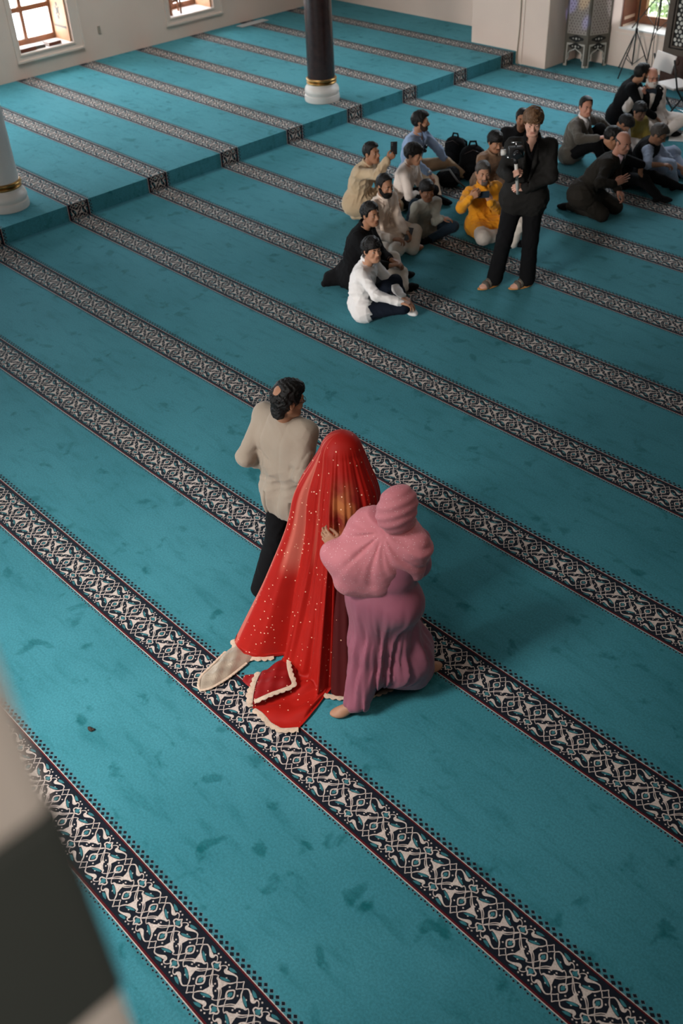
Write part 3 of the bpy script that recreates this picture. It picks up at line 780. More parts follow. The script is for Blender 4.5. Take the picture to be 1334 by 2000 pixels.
def field(prims, P, far=.16):
    d = np.full(len(P), far)
    for p in prims:
        m = ((P - p['c']) ** 2).sum(1) < (p['R'] + far) ** 2
        if not m.any():
            continue
        q = prim_d(p, P[m])
        if p['op'] == 'u':
            d[m] = smin(d[m], q, p['k'])
        else:
            d[m] = -smin(-d[m], q, p['k'])
    return d


def polygonize(fn, lo, hi, h, warp=None):
    """sparse surface nets; fn maps (N,3) to distance; warp refines around heads and hands"""
    lo = np.array(lo, float); B = 8
    nb = np.maximum(1, np.ceil((np.array(hi) - lo) / (h * B)).astype(int))
    T = warp or (lambda q: q)
    ii = np.stack(np.meshgrid(*[np.arange(n) for n in nb], indexing='ij'), -1).reshape(-1, 3)
    cen = lo + (ii + .5 - .5 / B) * B * h
    dc = fn(T(cen))
    act = np.abs(dc) < B * h * 1.12 + h * 2
    D = np.repeat(np.repeat(np.repeat(np.where(dc < 0, -1., 1.).reshape(nb), B, 0), B, 1), B, 2).astype(np.float32)
    o = np.stack(np.meshgrid(np.arange(B), np.arange(B), np.arange(B), indexing='ij'), -1).reshape(-1, 3)
    A = ii[act]
    for s in range(0, len(A), 400):
        G = (A[s:s + 400, None] * B + o[None]).reshape(-1, 3)
        D[G[:, 0], G[:, 1], G[:, 2]] = fn(T(lo + G * h))
    S = D < 0
    n = np.array(D.shape) - 1
    cnt = np.zeros(n, np.int8)
    offs = [(a, b, c) for a in (0, 1) for b in (0, 1) for c in (0, 1)]
    for a, b, c in offs:
        cnt += S[a:a + n[0], b:b + n[1], c:c + n[2]]
    idx = np.argwhere((cnt > 0) & (cnt < 8))
    if len(idx) == 0:
        return np.zeros((0, 3)), np.zeros((0, 4), int)
    vid = np.full(n, -1, np.int32); vid[idx[:, 0], idx[:, 1], idx[:, 2]] = np.arange(len(idx))
    acc = np.zeros((len(idx), 3)); w = np.zeros(len(idx))
    for i in range(8):
        for ax in range(3):
            a = np.array(offs[i])
            if a[ax]: continue
            b_ = a.copy(); b_[ax] = 1
            da = D[tuple((idx + a).T)]; db = D[tuple((idx + b_).T)]
            x = (da < 0) != (db < 0)
            t = np.where(x, da / np.where(x, da - db, 1), 0)
            pnt = a + t[:, None] * (b_ - a)
            acc[x] += pnt[x]; w[x] += 1
    verts = T(lo + (idx + acc / w[:, None]) * h)
    faces = []
    for ax in range(3):
        u, v = (ax + 1) % 3, (ax + 2) % 3
        sl = [slice(None)] * 3; s2 = [slice(None)] * 3
        sl[ax] = slice(0, -1); s2[ax] = slice(1, None)
        e1, e2 = S[tuple(sl)], S[tuple(s2)]
        E = np.argwhere(e1 != e2)
        E = E[(E[:, u] > 0) & (E[:, v] > 0) & (E[:, u] < D.shape[u] - 1) & (E[:, v] < D.shape[v] - 1)]
        eu = np.zeros(3, int); eu[u] = 1
        ev = np.zeros(3, int); ev[v] = 1
        q = np.stack([vid[tuple((E - eu - ev).T)], vid[tuple((E - ev).T)], vid[tuple(E.T)], vid[tuple((E - eu).T)]], 1)
        flip = ~S[tuple(E.T)]
        q[flip] = q[flip][:, ::-1]
        faces.append(q)
    F = np.concatenate(faces)
    return verts, F[(F >= 0).all(1)]


def wrinkle(P, amp, scale=1.0, seed=0):
    """cloth creases: narrow ridges that come and go, over a soft sway"""
    r = np.random.default_rng(seed)
    out = np.zeros(len(P))
    W = P + .03 * np.sin(P[:, [1, 2, 0]] * 17 / scale + seed) + .008 * np.sin(P[:, [2, 0, 1]] * 61 / scale + seed * 2)
    for i in range(6):
        k = unit(r.normal(size=3) * np.array([1, 1, .8])) * (2 * math.pi / (scale * r.uniform(.10, .22)))
        m = unit(r.normal(size=3)) * (2 * math.pi / (scale * r.uniform(.22, .5)))
        mask = np.clip(.5 + .9 * np.sin(P @ m + r.uniform(0, 6.28)), 0, 1)
        out += mask * ((1 - np.abs(np.sin(W @ k + r.uniform(0, 6.28)))) ** 2.2 - .25)
    return -amp * out * .8


def lumps(P, amp, scale=1.0, seed=0):
    r = np.random.default_rng(seed)
    out = np.zeros(len(P))
    W = P + .02 * np.sin(P[:, [1, 2, 0]] * 31 / scale + seed)
    for i in range(5):
        k = unit(r.normal(size=3)) * (2 * math.pi / (scale * r.uniform(.05, .13)))
        out += np.sin(W @ k + r.uniform(0, 6.28)) * (1 if i < 3 else .6)
    return amp * out / 3.2


def bounds(prims, pad):
    lo = np.min([p['c'] - p['R'] for p in prims if p['op'] == 'u'], 0) - pad
    hi = np.max([p['c'] + p['R'] for p in prims if p['op'] == 'u'], 0) + pad
    return lo, hi


def sdf_obj(name, prims, material, parent, h=.011, amp=0.0, wscale=1.0, seed=0, extra=None, warp=None, floor_z=.004, face_mats=None, mats=None):
    def fn(P):
        d = field(prims, P)
        if amp: d = d + wrinkle(P, amp, wscale, seed)
        if extra: d = extra(P, d)
        if floor_z is not None: d = np.maximum(d, floor_z - P[:, 2])
        return d
    lo, hi = bounds(prims, .05)
    if floor_z is not None: lo[2] = max(lo[2], floor_z - .035)
    V, F = polygonize(fn, lo, hi, h, warp)
    if len(V) == 0:
        print('EMPTY', name); return None
    fm = face_mats(V, F) if face_mats else None
    return mesh_obj(name, V, F, mats or material, parent, True, fm)


# ------------------------------------------------------------------ people
class Head:
    def __init__(s, J, size):
        s.c = V3(J['head']); s.f = unit(V3(J['hf'])); s.u = unit(V3(J['hu'])); s.r = unit(np.cross(s.f, s.u))
        s.M = np.stack([s.r, s.f, s.u], 1); s.s = size

    def w(s, x, y, z):
        return s.c + s.M @ (V3(x, y, z) * s.s)

    def loc(s, P):
        return (P - s.c) @ s.M / s.s


def head_prims(H, age='adult', chin=1.0):
    s = H.s
    E_ = lambda c, r, k=.02, op='u': ell(H.w(*c), V3(r) * s, H.M, k * s, op)
    C_ = lambda a, b, ra, rb=None, k=.015, op='u': cap(H.w(*a), H.w(*b), ra * s, (rb or ra) * s, k * s, op)
    P = [E_((0, -.010, .030), (.075, .094, .086)), E_((0, .028, -.030), (.057, .062, .080), .03),
         C_((-.022, .058, -.088), (.022, .058, -.088), .023, k=.03), C_((-.048, .0, -.048), (-.024, .055, -.085), .021, .019, .03),
         C_((.048, .0, -.048), (.024, .055, -.085), .021, .019, .03), E_((0, .074, -.092), (.024, .022, .020), .02),
         C_((-.034, .078, .026), (.034, .078, .026), .012, k=.02), E_((-.042, .062, -.030), (.024, .022, .024), .02), E_((.042, .062, -.030), (.024, .022, .024), .02)]
    for sx in (-1, 1):
        P.append(E_((sx * .031, .101, .003), (.018, .016, .010), .016, 's'))
        P.append(E_((sx * .031, .079, .0125), (.020, .0145, .0075), .006))
        P.append(E_((sx * .031, .078, -.0085), (.019, .0135, .006), .006))
        P.append(E_((sx * .077, -.008, -.002), (.009, .020, .032), .008))
        P.append(E_((sx * .084, -.006, .004), (.005, .011, .018), .006, 's'))
        P.append(E_((sx * .013, .094, -.034), (.009, .011, .009), .008))
    P += [C_((0, .088, .012), (0, .109, -.026), .008, .0125, .012), E_((0, .110, -.029), (.012, .012, .010), .008),
          E_((0, .086, -.056), (.026, .014, .016), .015), C_((-.019, .088, -.055), (.019, .088, -.055), .0055, k=.004), C_((-.016, .087, -.0655), (.016, .087, -.0655), .0065, k=.004),
          C_((-.024, .098, -.0605), (.024, .098, -.0605), .0022, k=.004, op='s'), E_((0, .092, -.077), (.02, .008, .004), .008, 's')]
    return P


def hand_prims(w, d, n, side, s, curl=.5, spread=1.0, thumb=.6):
    """palm, four unequal fingers with knuckles and a thumb; side +1 puts the thumb at d x n"""
    d = unit(d); n = unit(n - d * (n @ d)); a = np.cross(d, n) * side
    P = []
    kn = [w + s * (d * .085 + a * .027), w + s * (d * .090 + a * .008), w + s * (d * .085 - a * .011), w + s * (d * .076 - a * .028)]
    for i, k in enumerate(kn):
        P.append(cap(w + s * (a * (.016 - .010 * i)) + d * s * .005, k, .0135 * s, .0115 * s, .014 * s))
    L = [(.041, .025, .021), (.045, .029, .022), (.042, .027, .022), (.033, .020, .019)]
    rr = [.0090, .0092, .0088, .0078]
    for i in range(4):
        p = kn[i]; th = 0
        f = unit(d + a * (.10 - .09 * i) * spread)
        for j in range(3):
            th += curl * (.75, 1.05, .75)[j] + .04 * i
            v = f * math.cos(th) + n * math.sin(th)
            q = p + v * L[i][j] * s
            P.append(cap(p, q, rr[i] * s * (1 - .08 * j), rr[i] * s * (.93 - .08 * j), .003 * s))
            p = q
    b0 = w + s * (d * .022 + a * .022 + n * .006); b1 = b0 + s * .042 * unit(d * .75 + a * .75 * (1.2 - thumb) + n * (.2 + .6 * thumb))
    b2 = b1 + s * .032 * unit(d * 1.0 + a * .2 * (1 - thumb) + n * (.1 + .7 * thumb) - a * .35 * thumb); b3 = b2 + s * .026 * unit(d * 1.0 + n * (.1 + .5 * thumb) - a * .5 * thumb)
    P += [cap(b0, b1, .0145 * s, .0115 * s, .012 * s), cap(b1, b2, .0105 * s, .0098 * s, .004 * s), cap(b2, b3, .0095 * s, .0078 * s, .004 * s)]
    return P


def foot_prims(a, t, s, grow=0.0):
    d = t - a; d[2] = 0; d = unit(d); M = np.stack([np.cross(d, UP), d, UP], 1)
    t2 = a + d * .15 * s
    c = a + d * .055 * s; c[2] = (a[2] + t[2]) / 2
    tz = min(t[2], .04)
    return [cap(a, V3(*(a - d * .035 * s)[:2], max(a[2] - .03 * s, .03)), .040 * s + grow, .034 * s + grow, .03),
            cap(a, V3(*(a + d * .10 * s)[:2], (a[2] + tz) / 2 * .85), .038 * s + grow, .032 * s + grow, .03),
            ell(V3(*(a + d * .115 * s)[:2], max(tz, .024)), V3(.044, .068, .024) * s + grow, M, .03)]


def torso_prims(J, s, e, belly=0.0):
    pel, nk = V3(J['pel']), V3(J['neck']); rs, ls, rh, lh = (V3(J[k]) for k in ('rs', 'ls', 'rh', 'lh'))
    ax = unit(nk - pel); lt = unit(ls - rs); L = np.linalg.norm(nk - pel)
    fw = unit(np.cross(lt, ax)); back = -fw
    mid = pel + ax * L * .42 + back * .025 * s; ch = pel + ax * L * .72 + back * .012 * s
    P = [cap(rh, lh, .100 * s + e, k=.05), cap(mid - lt * .05 * s, mid + lt * .05 * s, .097 * s + e, k=.08), cap(ch - lt * .065 * s, ch + lt * .065 * s, .100 * s + e, k=.08),
         cap(rs - ax * .012 * s, ls - ax * .012 * s, .050 * s + e * .65, k=.055), cap(nk - ax * .06 * s, nk - ax * .005 * s, .075 * s + e, .050 * s + e * .6, .05)]
    if belly: P.append(ell(pel + ax * L * .33 + fw * .07 * s, V3(.12, .09, .12) * s + belly, np.stack([lt, fw, ax], 1), .06))
    return P


def arm_prims(J, s, e, sides='rl', part=1.0):
    P = []
    for q in sides:
        sh, el_, wr = V3(J[q + 's']), V3(J[q + 'e']), V3(J[q + 'w'])
        e2 = e * .65
        P.append(cap(sh, el_, .047 * s + e2, .040 * s + e2, .04))
        if part >= 1: P.append(cap(el_, el_ + (wr - el_) * (part if part <= 1 else 1) * .96, .039 * s + e2, .029 * s + e2, .03))
        elif part > .5: P.append(cap(el_, el_ + (wr - el_) * (part - .5) * 2, .039 * s + e2, .036 * s + e2, .03))
    return P


def leg_prims(J, s, e, sides='rl', cuff=0.0):
    P = []
    for q in sides:
        h, k, a = V3(J[q + 'h']), V3(J[q + 'k']), V3(J[q + 'a'])
        P += [cap(h, k, .086 * s + e, .060 * s + e, .05), cap(k, a, .058 * s + e, .040 * s + e + cuff, .03)]
    return P


SKIN = {}


def skin(name, c):
    if name not in SKIN:
        m = mat('skin_' + name, c, .55, .10, 22, spec=.35)
        b = _bsdf(m); b.inputs['Subsurface Weight'].default_value = .08; b.inputs['Subsurface Radius'].default_value = (.01, .004, .002)
        lip = mat('lips_' + name, (c[0] * .85, c[1] * .66, c[2] * .68), .45, .05, 30)
        SKIN[name] = (m, lip)
    return SKIN[name]


def zcurve(y, pts):
    return np.interp(y, [p[0] for p in pts], [p[1] for p in pts])


HAIRLINES = {
    'short': [(-.10, -.070), (-.05, -.070), (-.02, -.035), (.010, -.015), (.030, .000), (.045, .035), (.060, .066), (.080, .076), (.12, .08)],
    'fringe': [(-.10, -.075), (-.05, -.072), (-.02, -.035), (.012, -.020), (.035, .005), (.055, .020), (.075, .036), (.12, .04)],
    'long': [(-.10, -.118), (-.05, -.112), (-.02, -.060), (.010, -.030), (.030, -.005), (.045, .030), (.060, .062), (.080, .074), (.12, .08)],
    'receding': [(-.10, -.070), (-.05, -.070), (-.02, -.035), (.010, -.018), (.025, .005), (.035, .050), (.050, .088), (.080, .105), (.12, .12)],
}


def make_hair(parent, H, style, m, thick=.014, amp=.004, top=.0, name='hair', scale=1.0):
    s = H.s
    P = [ell(H.w(0, -.012, .032), (V3(.076, .096, .088) + thick) * s, H.M, .01)]
    if style == 'bald_spot': P.append(ell(H.w(0, -.062, -.070), V3(.062, .040, .055) * s, H.M, .03 * s))
    if top: P.append(ell(H.w(0, .02, .082), V3(.066, .085, .04 + top) * s, H.M, .03 * s))
    line = HAIRLINES.get(style, HAIRLINES['short'])

    def extra(Q, d):
        L = H.loc(Q)
        x, y, z = L.T
        if style == 'horseshoe':
            cut = np.maximum(zcurve(y, [(-.1, -.07), (-.03, -.05), (.01, -.03), (.03, .0)]) - z, z - zcurve(y, [(-.1, .03), (0, .035), (.03, .02)]))
            cut = np.maximum(cut, y - .03)
        elif style == 'bald_spot':
            cut = zcurve(y, HAIRLINES['long']) - z
            d = d + .034 * s * np.exp(-(x ** 2 + (y + .088) ** 2 + (z - .080) ** 2) / .0021)
        else:
            cut = zcurve(y + .004 * np.sin(x * 240), line) - z + (np.abs(x) > .05) * (np.abs(x) - .05) * .5 * (y > .04)
        ear = .024 - np.sqrt((np.abs(x) - .082) ** 2 * .5 + (y + .006) ** 2 + (z + .004) ** 2)
        d = np.maximum(d + (lumps(L * s, amp * .75, .5 * scale, 3) + lumps(L * s, amp * .55, .24 * scale, 9)), cut * .75 * s)
        return np.maximum(d, ear * s * .8)
    return sdf_obj(name, P, m, parent, .0052, extra=extra, floor_z=None)


def make_beard(parent, H, prims, m, t=.007, full=True, stubble=False, name='beard'):
    s = H.s
    box = [ell(H.w(0, .045, -.065), V3(.085, .085, .085) * s, H.M)]

    def extra(Q, d):
        L = H.loc(Q); x, y, z = L.T
        hd = field(prims, Q) - t * s
        zt = zcurve(y, [(0, -.0), (.02, -.012), (.04, -.040), (.065, -.050), (.085, -.042), (.12, -.040)])
        cut = np.maximum(z - zt, -y + .002 + np.maximum(0, -.0 - z) * .0)
        if not full: cut = np.maximum(cut, np.abs(x) - .034)
        cut = np.maximum(cut, -(z + .125) + 0)
        lips = 1 - np.sqrt((x / .026) ** 2 + ((z + .0605) / .0095) ** 2 + ((y - .095) / .03) ** 2)
        d2 = np.maximum(hd + lumps(L * s, .0012, .2, 5), cut * .8 * s)
        return np.maximum(d2, lips * .009 * s)
    return sdf_obj(name, box, m, parent, .0046, extra=extra, floor_z=None)


def face_parts(parent, H, iris=(.03, .015, .008), brow=(.012, .008, .006), eyes=True):
    ew = mat('eye_white', (.36, .32, .29), .4, spec=.3); em = mat('iris_%d' % int(iris[2] * 1000), iris, .2, spec=.5)
    bm_ = mat('brow_%d_%d' % (int(brow[0] * 1000), int(brow[2] * 1000)), brow, .9)
    R = Matrix([list(r) for r in H.M])
    for sx in (-1, 1):
        if eyes:
            b = MB(); b.sphere(H.w(sx * .031, .0765, .002), .0122 * H.s, 14, 0); b.sphere(H.w(sx * .031, .0845, .0022), .0068 * H.s, 12, 1, R, (1, .82, 1))
            b.build('eye', [ew, em], parent, True)
        b = MB()
        pts = [H.w(sx * x, y, z) for x, y, z in ((.013, .0915, .020), (.024, .0915, .0255), (.037, .0865, .0265), (.050, .074, .020))]
        b.tube(pts, [.0035 * H.s, .0048 * H.s, .0042 * H.s, .0015 * H.s], 8); b.build('eyebrow', bm_, parent, True)


def moustache(parent, H, m):
    P = []
    for sx in (-1, 1):
        P += [cap(H.w(0, .0985, -.047), H.w(sx * .018, .095, -.048), .0058 * H.s, .0055 * H.s, .006), cap(H.w(sx * .018, .095, -.048), H.w(sx * .031, .083, -.057), .0055 * H.s, .003 * H.s, .006)]
    sdf_obj('moustache', P, m, parent, .0035, floor_z=None)


def glasses(parent, H, m, name='glasses'):
    b = MB()
    for sx in (-1, 1):
        pts = [H.w(sx * (.032 + .021 * math.cos(t)), .103 - .004 * abs(math.cos(t)), .002 + .016 * math.sin(t)) for t in np.linspace(0, 2 * math.pi, 17)]
        b.tube(pts, .0018, 6)
        b.tube([H.w(sx * .053, .099, .006), H.w(sx * .076, .05, .008), H.w(sx * .082, -.005, .010), H.w(sx * .080, -.020, -.008)], .0018, 6)
    b.tube([H.w(-.012, .104, .004), H.w(0, .108, .007), H.w(.012, .104, .004)], .0018, 6)
    b.build(name, m, parent, True)


def make_warp(items):
    """items: (centre, radius, strength): finer cells near heads and hands"""
    def T(q):
        x = q
        for c, R, st in items:
            v = x - c
            t2 = (v ** 2).sum(1) / (R * R)
            w = np.where(t2 < 1, (1 - t2) ** 2, 0) * st
            x = x - v * w[:, None]
        return x
    return T


def person(pose, label, skin_c, group=None, head_size=1.0, s=None, curl=(.5, .5), pn=(None, None), hands='rl', feet='', eyes=True, brow=(.012, .008, .006),
           thumb=(.4, .4), spread=1.0):
    J = {k: V3(v) for k, v in POSE[pose].items()}
    s = s or SIZES.get(pose, 1.0)
    base = J['pel'].copy(); base[2] = 0
    root = empty('person', tuple(base), label, 'person', group)
    H = Head(J, .965 * head_size * (0.94 + .06 * s if s < .9 else 1.0))
    hp = head_prims(H)
    P = list(hp)
    nk = J['neck']; ax = unit(nk - J['pel'])
    P.append(cap(nk - ax * .05, H.w(0, -.018, -.060), .058 * s, .052 * H.s, .03))
    P += torso_prims(J, s, -.022) + arm_prims(J, s, -.012) + leg_prims(J, s, -.014)
    warp = [(H.c + H.u * .01, .30, .5)]
    for i, q in enumerate('rl'):
        w, f = J[q + 'w'], J[q + 'f']
        P.append(cap(J[q + 'e'], w, .030 * s, .0255 * s, .02))
        if q in hands:
            n = V3(pn[i]) if pn[i] is not None else V3(0, 0, -1.) + .001
            P += hand_prims(w, f - w, n, 1 if q == 'r' else -1, s * 1.0, curl[i], spread, thumb[i])
            warp.append((w + unit(f - w) * .09 * s, .19, .5))
        if q in feet:
            P += foot_prims(J[q + 'a'], J[q + 't'].copy(), s)
    sk, lip = skin_c

    def fm(V, F):
        L = H.loc(V[F].mean(1))
        return ((np.abs(L[:, 0]) < .023) & (L[:, 2] < -.050) & (L[:, 2] > -.0715) & (L[:, 1] > .082)).astype(np.int32)
    sdf_obj('body', P, None, root, .0085, warp=make_warp(warp), face_mats=fm, mats=[sk, lip])
    face_parts(root, H, brow=brow, eyes=eyes)
    return root, J, H, hp, s


def top(root, J, s, m, e=.018, sleeves=1.0, hem=.04, belly=0., name='shirt', amp=.0045, seed=1, collar=.02, extra=None, more=(), h=.0105, sides='rl', flare=0.0, straight=0.0, hemz=None):
    pel, nk = J['pel'], J['neck']; ax = unit(nk - pel)
    P = torso_prims(J, s, e, belly)
    if sleeves: P += arm_prims(J, s, e, sides, sleeves)
    if hem: P.append(cap(J['rh'] - UP * 0, J['lh'], .104 * s + e * .8 + flare, k=.05))
    P += list(more)
    if straight:
        lt = unit(J['ls'] - J['rs']); L = np.linalg.norm(nk - pel)
        for sx in (-1, 1):
            P.append(cap(nk - ax * .17 * s + lt * sx * .075 * s, pel + lt * sx * straight * s - ax * .05, .088 * s + e, .092 * s + e, .06))
    if collar: P.append(cap(nk - ax * .03, nk + ax * .018 * s, .063 * s + e * .4, .057 * s + e * .4 + collar * .1, .02))
    jl = [(J[q + 'e'], unit(J[q + 'w'] - J[q + 's'])) for q in 'rl'] if sleeves else []

    def ex2(Q, d):
        for jp, dr in jl:
            v = Q - jp; r2 = (v ** 2).sum(1)
            d = d - .0055 * np.exp(-r2 / .0075) * ((1 - np.abs(np.sin(v @ dr * 75 + 2.5 * np.sin(v @ UP * 22)))) ** 1.6 - .3) * (amp > 0)
        v = Q - pel; t_ = v @ ax
        d = d - .006 * np.exp(-((t_ - .13 * s) / .10) ** 2) * ((1 - np.abs(np.sin(t_ * 58 + 3 * np.sin(v @ IRX * 9 + seed)))) ** 1.8 - .25) * (amp > 0)
        if hemz is not None: d = np.maximum(d, hemz + .012 * np.sin(Q @ IRX * 14) - Q[:, 2])
        return extra(Q, d) if extra else d
    return sdf_obj(name, P, m, root, h, amp, 1.0, seed, extra=ex2)


def collar_band(root, J, s, m, hgt=.036, r=.069, leaf=.035, name='collar', gap=16):
    pel, nk = J['pel'], J['neck']; ax = unit(nk - pel); lt = unit(J['ls'] - J['rs']); fw = unit(np.cross(lt, ax))
    ax2 = unit(.55 * unit(J['head'] - nk) + .45 * ax); fw2 = unit(fw - ax2 * (fw @ ax2))
    A = np.radians(np.linspace(-180 + gap, 180 - gap, 61)); V = []
    for i, a in enumerate(A):
        fr = max(0, (abs(math.degrees(a)) - 105) / 60)
        for k, (rr, z) in enumerate(((r * .96, .004), (r * .93, hgt), (r * 1.05, hgt + .001), (r * 1.16 + .006 * fr, hgt - .026 - leaf * fr))):
            d_ = -fw2 * math.cos(a) + lt * math.sin(a)
            V.append(nk + ax2 * (z + .028 - .014 * fr) * s + d_ * rr * s + fw2 * .012)
    F = [(i * 4 + k, (i + 1) * 4 + k, (i + 1) * 4 + k + 1, i * 4 + k + 1) for i in range(60) for k in range(3)]
    o = mesh_obj(name, V, F, m, root, True)
    md = o.modifiers.new('thickness', 'SOLIDIFY'); md.thickness = .003
    return o


def placket(J, s, depth=.003, chain=None, drop=1.0):
    pel, nk = J['pel'], J['neck']; ax = unit(nk - pel); lt = unit(J['ls'] - J['rs']); fw = unit(np.cross(lt, ax))

    def extra(P, d):
        q = P - nk; a, b, c = q @ ax, q @ lt, q @ fw
        f_ = (c > .02) * (a > -drop * np.linalg.norm(nk - pel))
        d = d + f_ * depth * (np.exp(-((b - .016) / .005) ** 2) - .7 * np.exp(-(b / .010) ** 2))
        return chain(P, d) if chain else d
    return extra


def trousers(root, J, s, m, e=.012, amp=.004, seed=2, name='trousers', cuff=0.0, more=(), sides='rl', h=.0105):
    P = [cap(J['rh'], J['lh'], .105 * s + e, k=.05)] + leg_prims(J, s, e, sides, cuff) + list(more)
    return sdf_obj(name, P, m, root, h, amp, 1.0, seed)


def lap(J, s, e=.03, f=.75, k=.10, drop=0.0):
    """kurta skirt over the thighs"""
    P = []
    for q in 'rl':
        P.append(cap(J[q + 'h'], J[q + 'h'] + (J[q + 'k'] - J[q + 'h']) * f, .098 * s + e, .078 * s + e, k))
    m = (J['rk'] + J['lk']) / 2 * f * .8 + (J['rh'] + J['lh']) / 2 * (1 - f * .8)
    m[2] = max(.05, m[2] - .03)
    P.append(cap(J['pel'], m, .11 * s + e, .07 * s + e, .10))
    return P


def socks(root, J, s, m, sides='rl', name='sock'):
    for q in sides:
        P = foot_prims(J[q + 'a'], J[q + 't'].copy(), s, .004)
        P.append(cap(J[q + 'a'], J[q + 'a'] + unit(J[q + 'k'] - J[q + 'a']) * .07 * s, .038 * s, .038 * s, .02))
        sdf_obj(name, P, m, root, .008)


def v_cut(J, s, depth=.30, width=.05, fwd=.16):
    """open front of a jacket, waistcoat: a wedge down the breastbone"""
    pel, nk = J['pel'], J['neck']; ax = unit(nk - pel); lt = unit(J['ls'] - J['rs']); fw = unit(np.cross(lt, ax))

    def extra(P, d):
        q = P - (nk + fw * .03 * s)
        a, b, c = q @ ax, q @ lt, q @ fw
        t = np.clip(-a / (depth * s), 0, 1)
        halfw = width * s * (1 - t) - .002
        wedge = np.maximum(np.maximum(np.abs(b) - halfw, -c + .0), -(a + depth * s))
        return np.maximum(d, -wedge)
    return extra


def lapels(root, J, s, m, depth=.30, width=.05, e=.03, name='lapel'):
    pel, nk = J['pel'], J['neck']; ax = unit(nk - pel); lt = unit(J['ls'] - J['rs']); fw = unit(np.cross(lt, ax))
    for sx in (-1, 1):
        P = []
        a = nk + lt * sx * (.062 * s) + ax * .0 + fw * .035 * s; b_ = nk - ax * .14 * s + lt * sx * .050 * s + fw * (.115 * s + e); c = nk - ax * depth * s + lt * sx * .01 + fw * (.112 * s + e)
        P = [cap(a, b_, .013, .024, .015), cap(b_, c, .022, .008, .015)]
        sdf_obj(name, P, m, root, .0075)


def tri_cloth(m, c, n, size, root, name):
    pass


def phone_obj(c, right, up, label, group=None, w=.075, hgt=.155, t=.009, lens=True):
    c = V3(c); r = unit(V3(right)); u = unit(V3(up) - r * (V3(up) @ r)); n = np.cross(r, u)
    R = Matrix([[r[i], u[i], n[i]] for i in range(3)])
    e_ = empty('mobile_phone', tuple(c), label, 'phone', group)
    b = MB(); b.bevbox((-w / 2, -hgt / 2, -t / 2), (w / 2, hgt / 2, t / 2), .003, 0, R, c); b.build('phone_body', mat('black_phone', (.012, .012, .014), .3, spec=.5), e_, True)
    b = MB(); b.bevbox((-w / 2 + .004, -hgt / 2 + .004, -t / 2 - .0006), (w / 2 - .004, hgt / 2 - .004, -t / 2 + .001), .0004, 0, R, c); b.build('screen', mat('phone_screen', (.02, .025, .035), .08, spec=.6), e_)
    if lens:
        b = MB()
        for k in range(2):
            p = c + r * (-w / 2 + .016) + u * (hgt / 2 - .018 - .022 * k) + n * (t / 2); b.tube([p - n * .001, p + n * .002], .008, 14)
        b.build('camera_lens', mat('lens_grey', (.10, .10, .11), .2, spec=.6), e_)
    return e_
# ------------------------------------------------------------------ cloth colours
def c8(r, g, b, k=1.0):
    f = lambda v: ((v / 255 + .055) / 1.055) ** 2.4 if v > 10 else v / 255 / 12.92
    return (f(r) * k, f(g) * k, f(b) * k)


def cloth(name, c, rough=.85, sheen=.15, **kw):
    return mat(name, c, rough, kw.pop('noise', .10), kw.pop('nscale', 5), sheen, bump=kw.pop('bump', .12), bscale=kw.pop('bscale', 140), **kw)


C_WHITE = cloth('white_cotton', (.72, .69, .68)); C_WARMWHITE = cloth('warm_white_cotton', (.70, .62, .57))
C_CREAM = cloth('cream_silk', (.66, .54, .45)); C_BEIGE = cloth('beige_cotton', (.46, .34, .215)); C_KHAKI = cloth('khaki_cotton', (.36, .24, .14))
C_OFFWHITE = cloth('off_white_cotton', (.64, .57, .50)); C_NAVY = cloth('navy_cotton', (.0065, .010, .019), .9, .0, spec=.15); C_BLACK = cloth('black_cloth', (.0052, .0052, .006), .9, .0, spec=.12)
C_CHARCOAL = cloth('charcoal_wool', (.0125, .0118, .011), .85, .0, spec=.15); C_SUIT = cloth('brown_black_suit', (.016, .0135, .0105), .8, .0, spec=.15)
C_GREY = cloth('olive_grey_wool', (.085, .074, .060), .85); C_DENIM = cloth('dark_denim', (.012, .028, .048), .9, .02); C_BLUE = cloth('sky_blue_cotton', (.235, .33, .50))
C_PALEBLUE = cloth('pale_blue_cotton', (.31, .38, .52)); C_BROWN = cloth('brown_cotton', (.235, .135, .080)); C_TAUPE = cloth('grey_green_linen', (.24, .235, .205))
C_YELLOW = cloth('saffron_cotton', (.72, .29, .008), .8, .1); C_OLIVE = cloth('olive_gold_cotton', (.26, .19, .035)); C_PINK = cloth('pale_pink_cotton', (.55, .38, .42))
C_TAN = cloth('tan_linen', (.285, .232, .182), .85); C_SOCKW = cloth('white_sock', (.70, .68, .67)); C_SOCKB = cloth('black_sock', (.005, .005, .006), .9, 0., spec=.1)
HAIR_BLACK = mat('black_hair', (.0055, .0045, .0042), .5, .3, 40, spec=.22, bump=.35, bscale=180); HAIR_BROWN = mat('brown_hair', (.13, .065, .028), .45, .5, 40, spec=.4, bump=.5, bscale=180)
HAIR_GREY = mat('grey_brown_hair', (.05, .042, .036), .5, .5, 40, bump=.5, bscale=180); HAIR_WHITE = mat('white_beard', (.55, .50, .46), .7, .2, 40, bump=.4, bscale=180)
HAIR_STUBBLE = mat('dark_stubble', (.05, .028, .02), .8, .3, 60); HAIR_SALT = mat('grizzled_beard', (.13, .10, .085), .8, .5, 60, bump=.4, bscale=180)
S_PALE = skin('pale', (.56, .31, .23)); S_LIGHT = skin('light_brown', (.40, .205, .125)); S_MID = skin('mid_brown', (.315, .150, .085)); S_DARK = skin('deep_brown', (.215, .098, .055)); S_ROSE = skin('rosy', (.46, .215, .145))
M_SPECS = mat('dark_spectacle_frame', (.03, .012, .01), .3, spec=.5); M_STEEL = mat('steel', (.6, .6, .62), .25, metal=1.0); M_WATCHFACE = mat('white_watch_dial', (.75, .74, .72), .3)
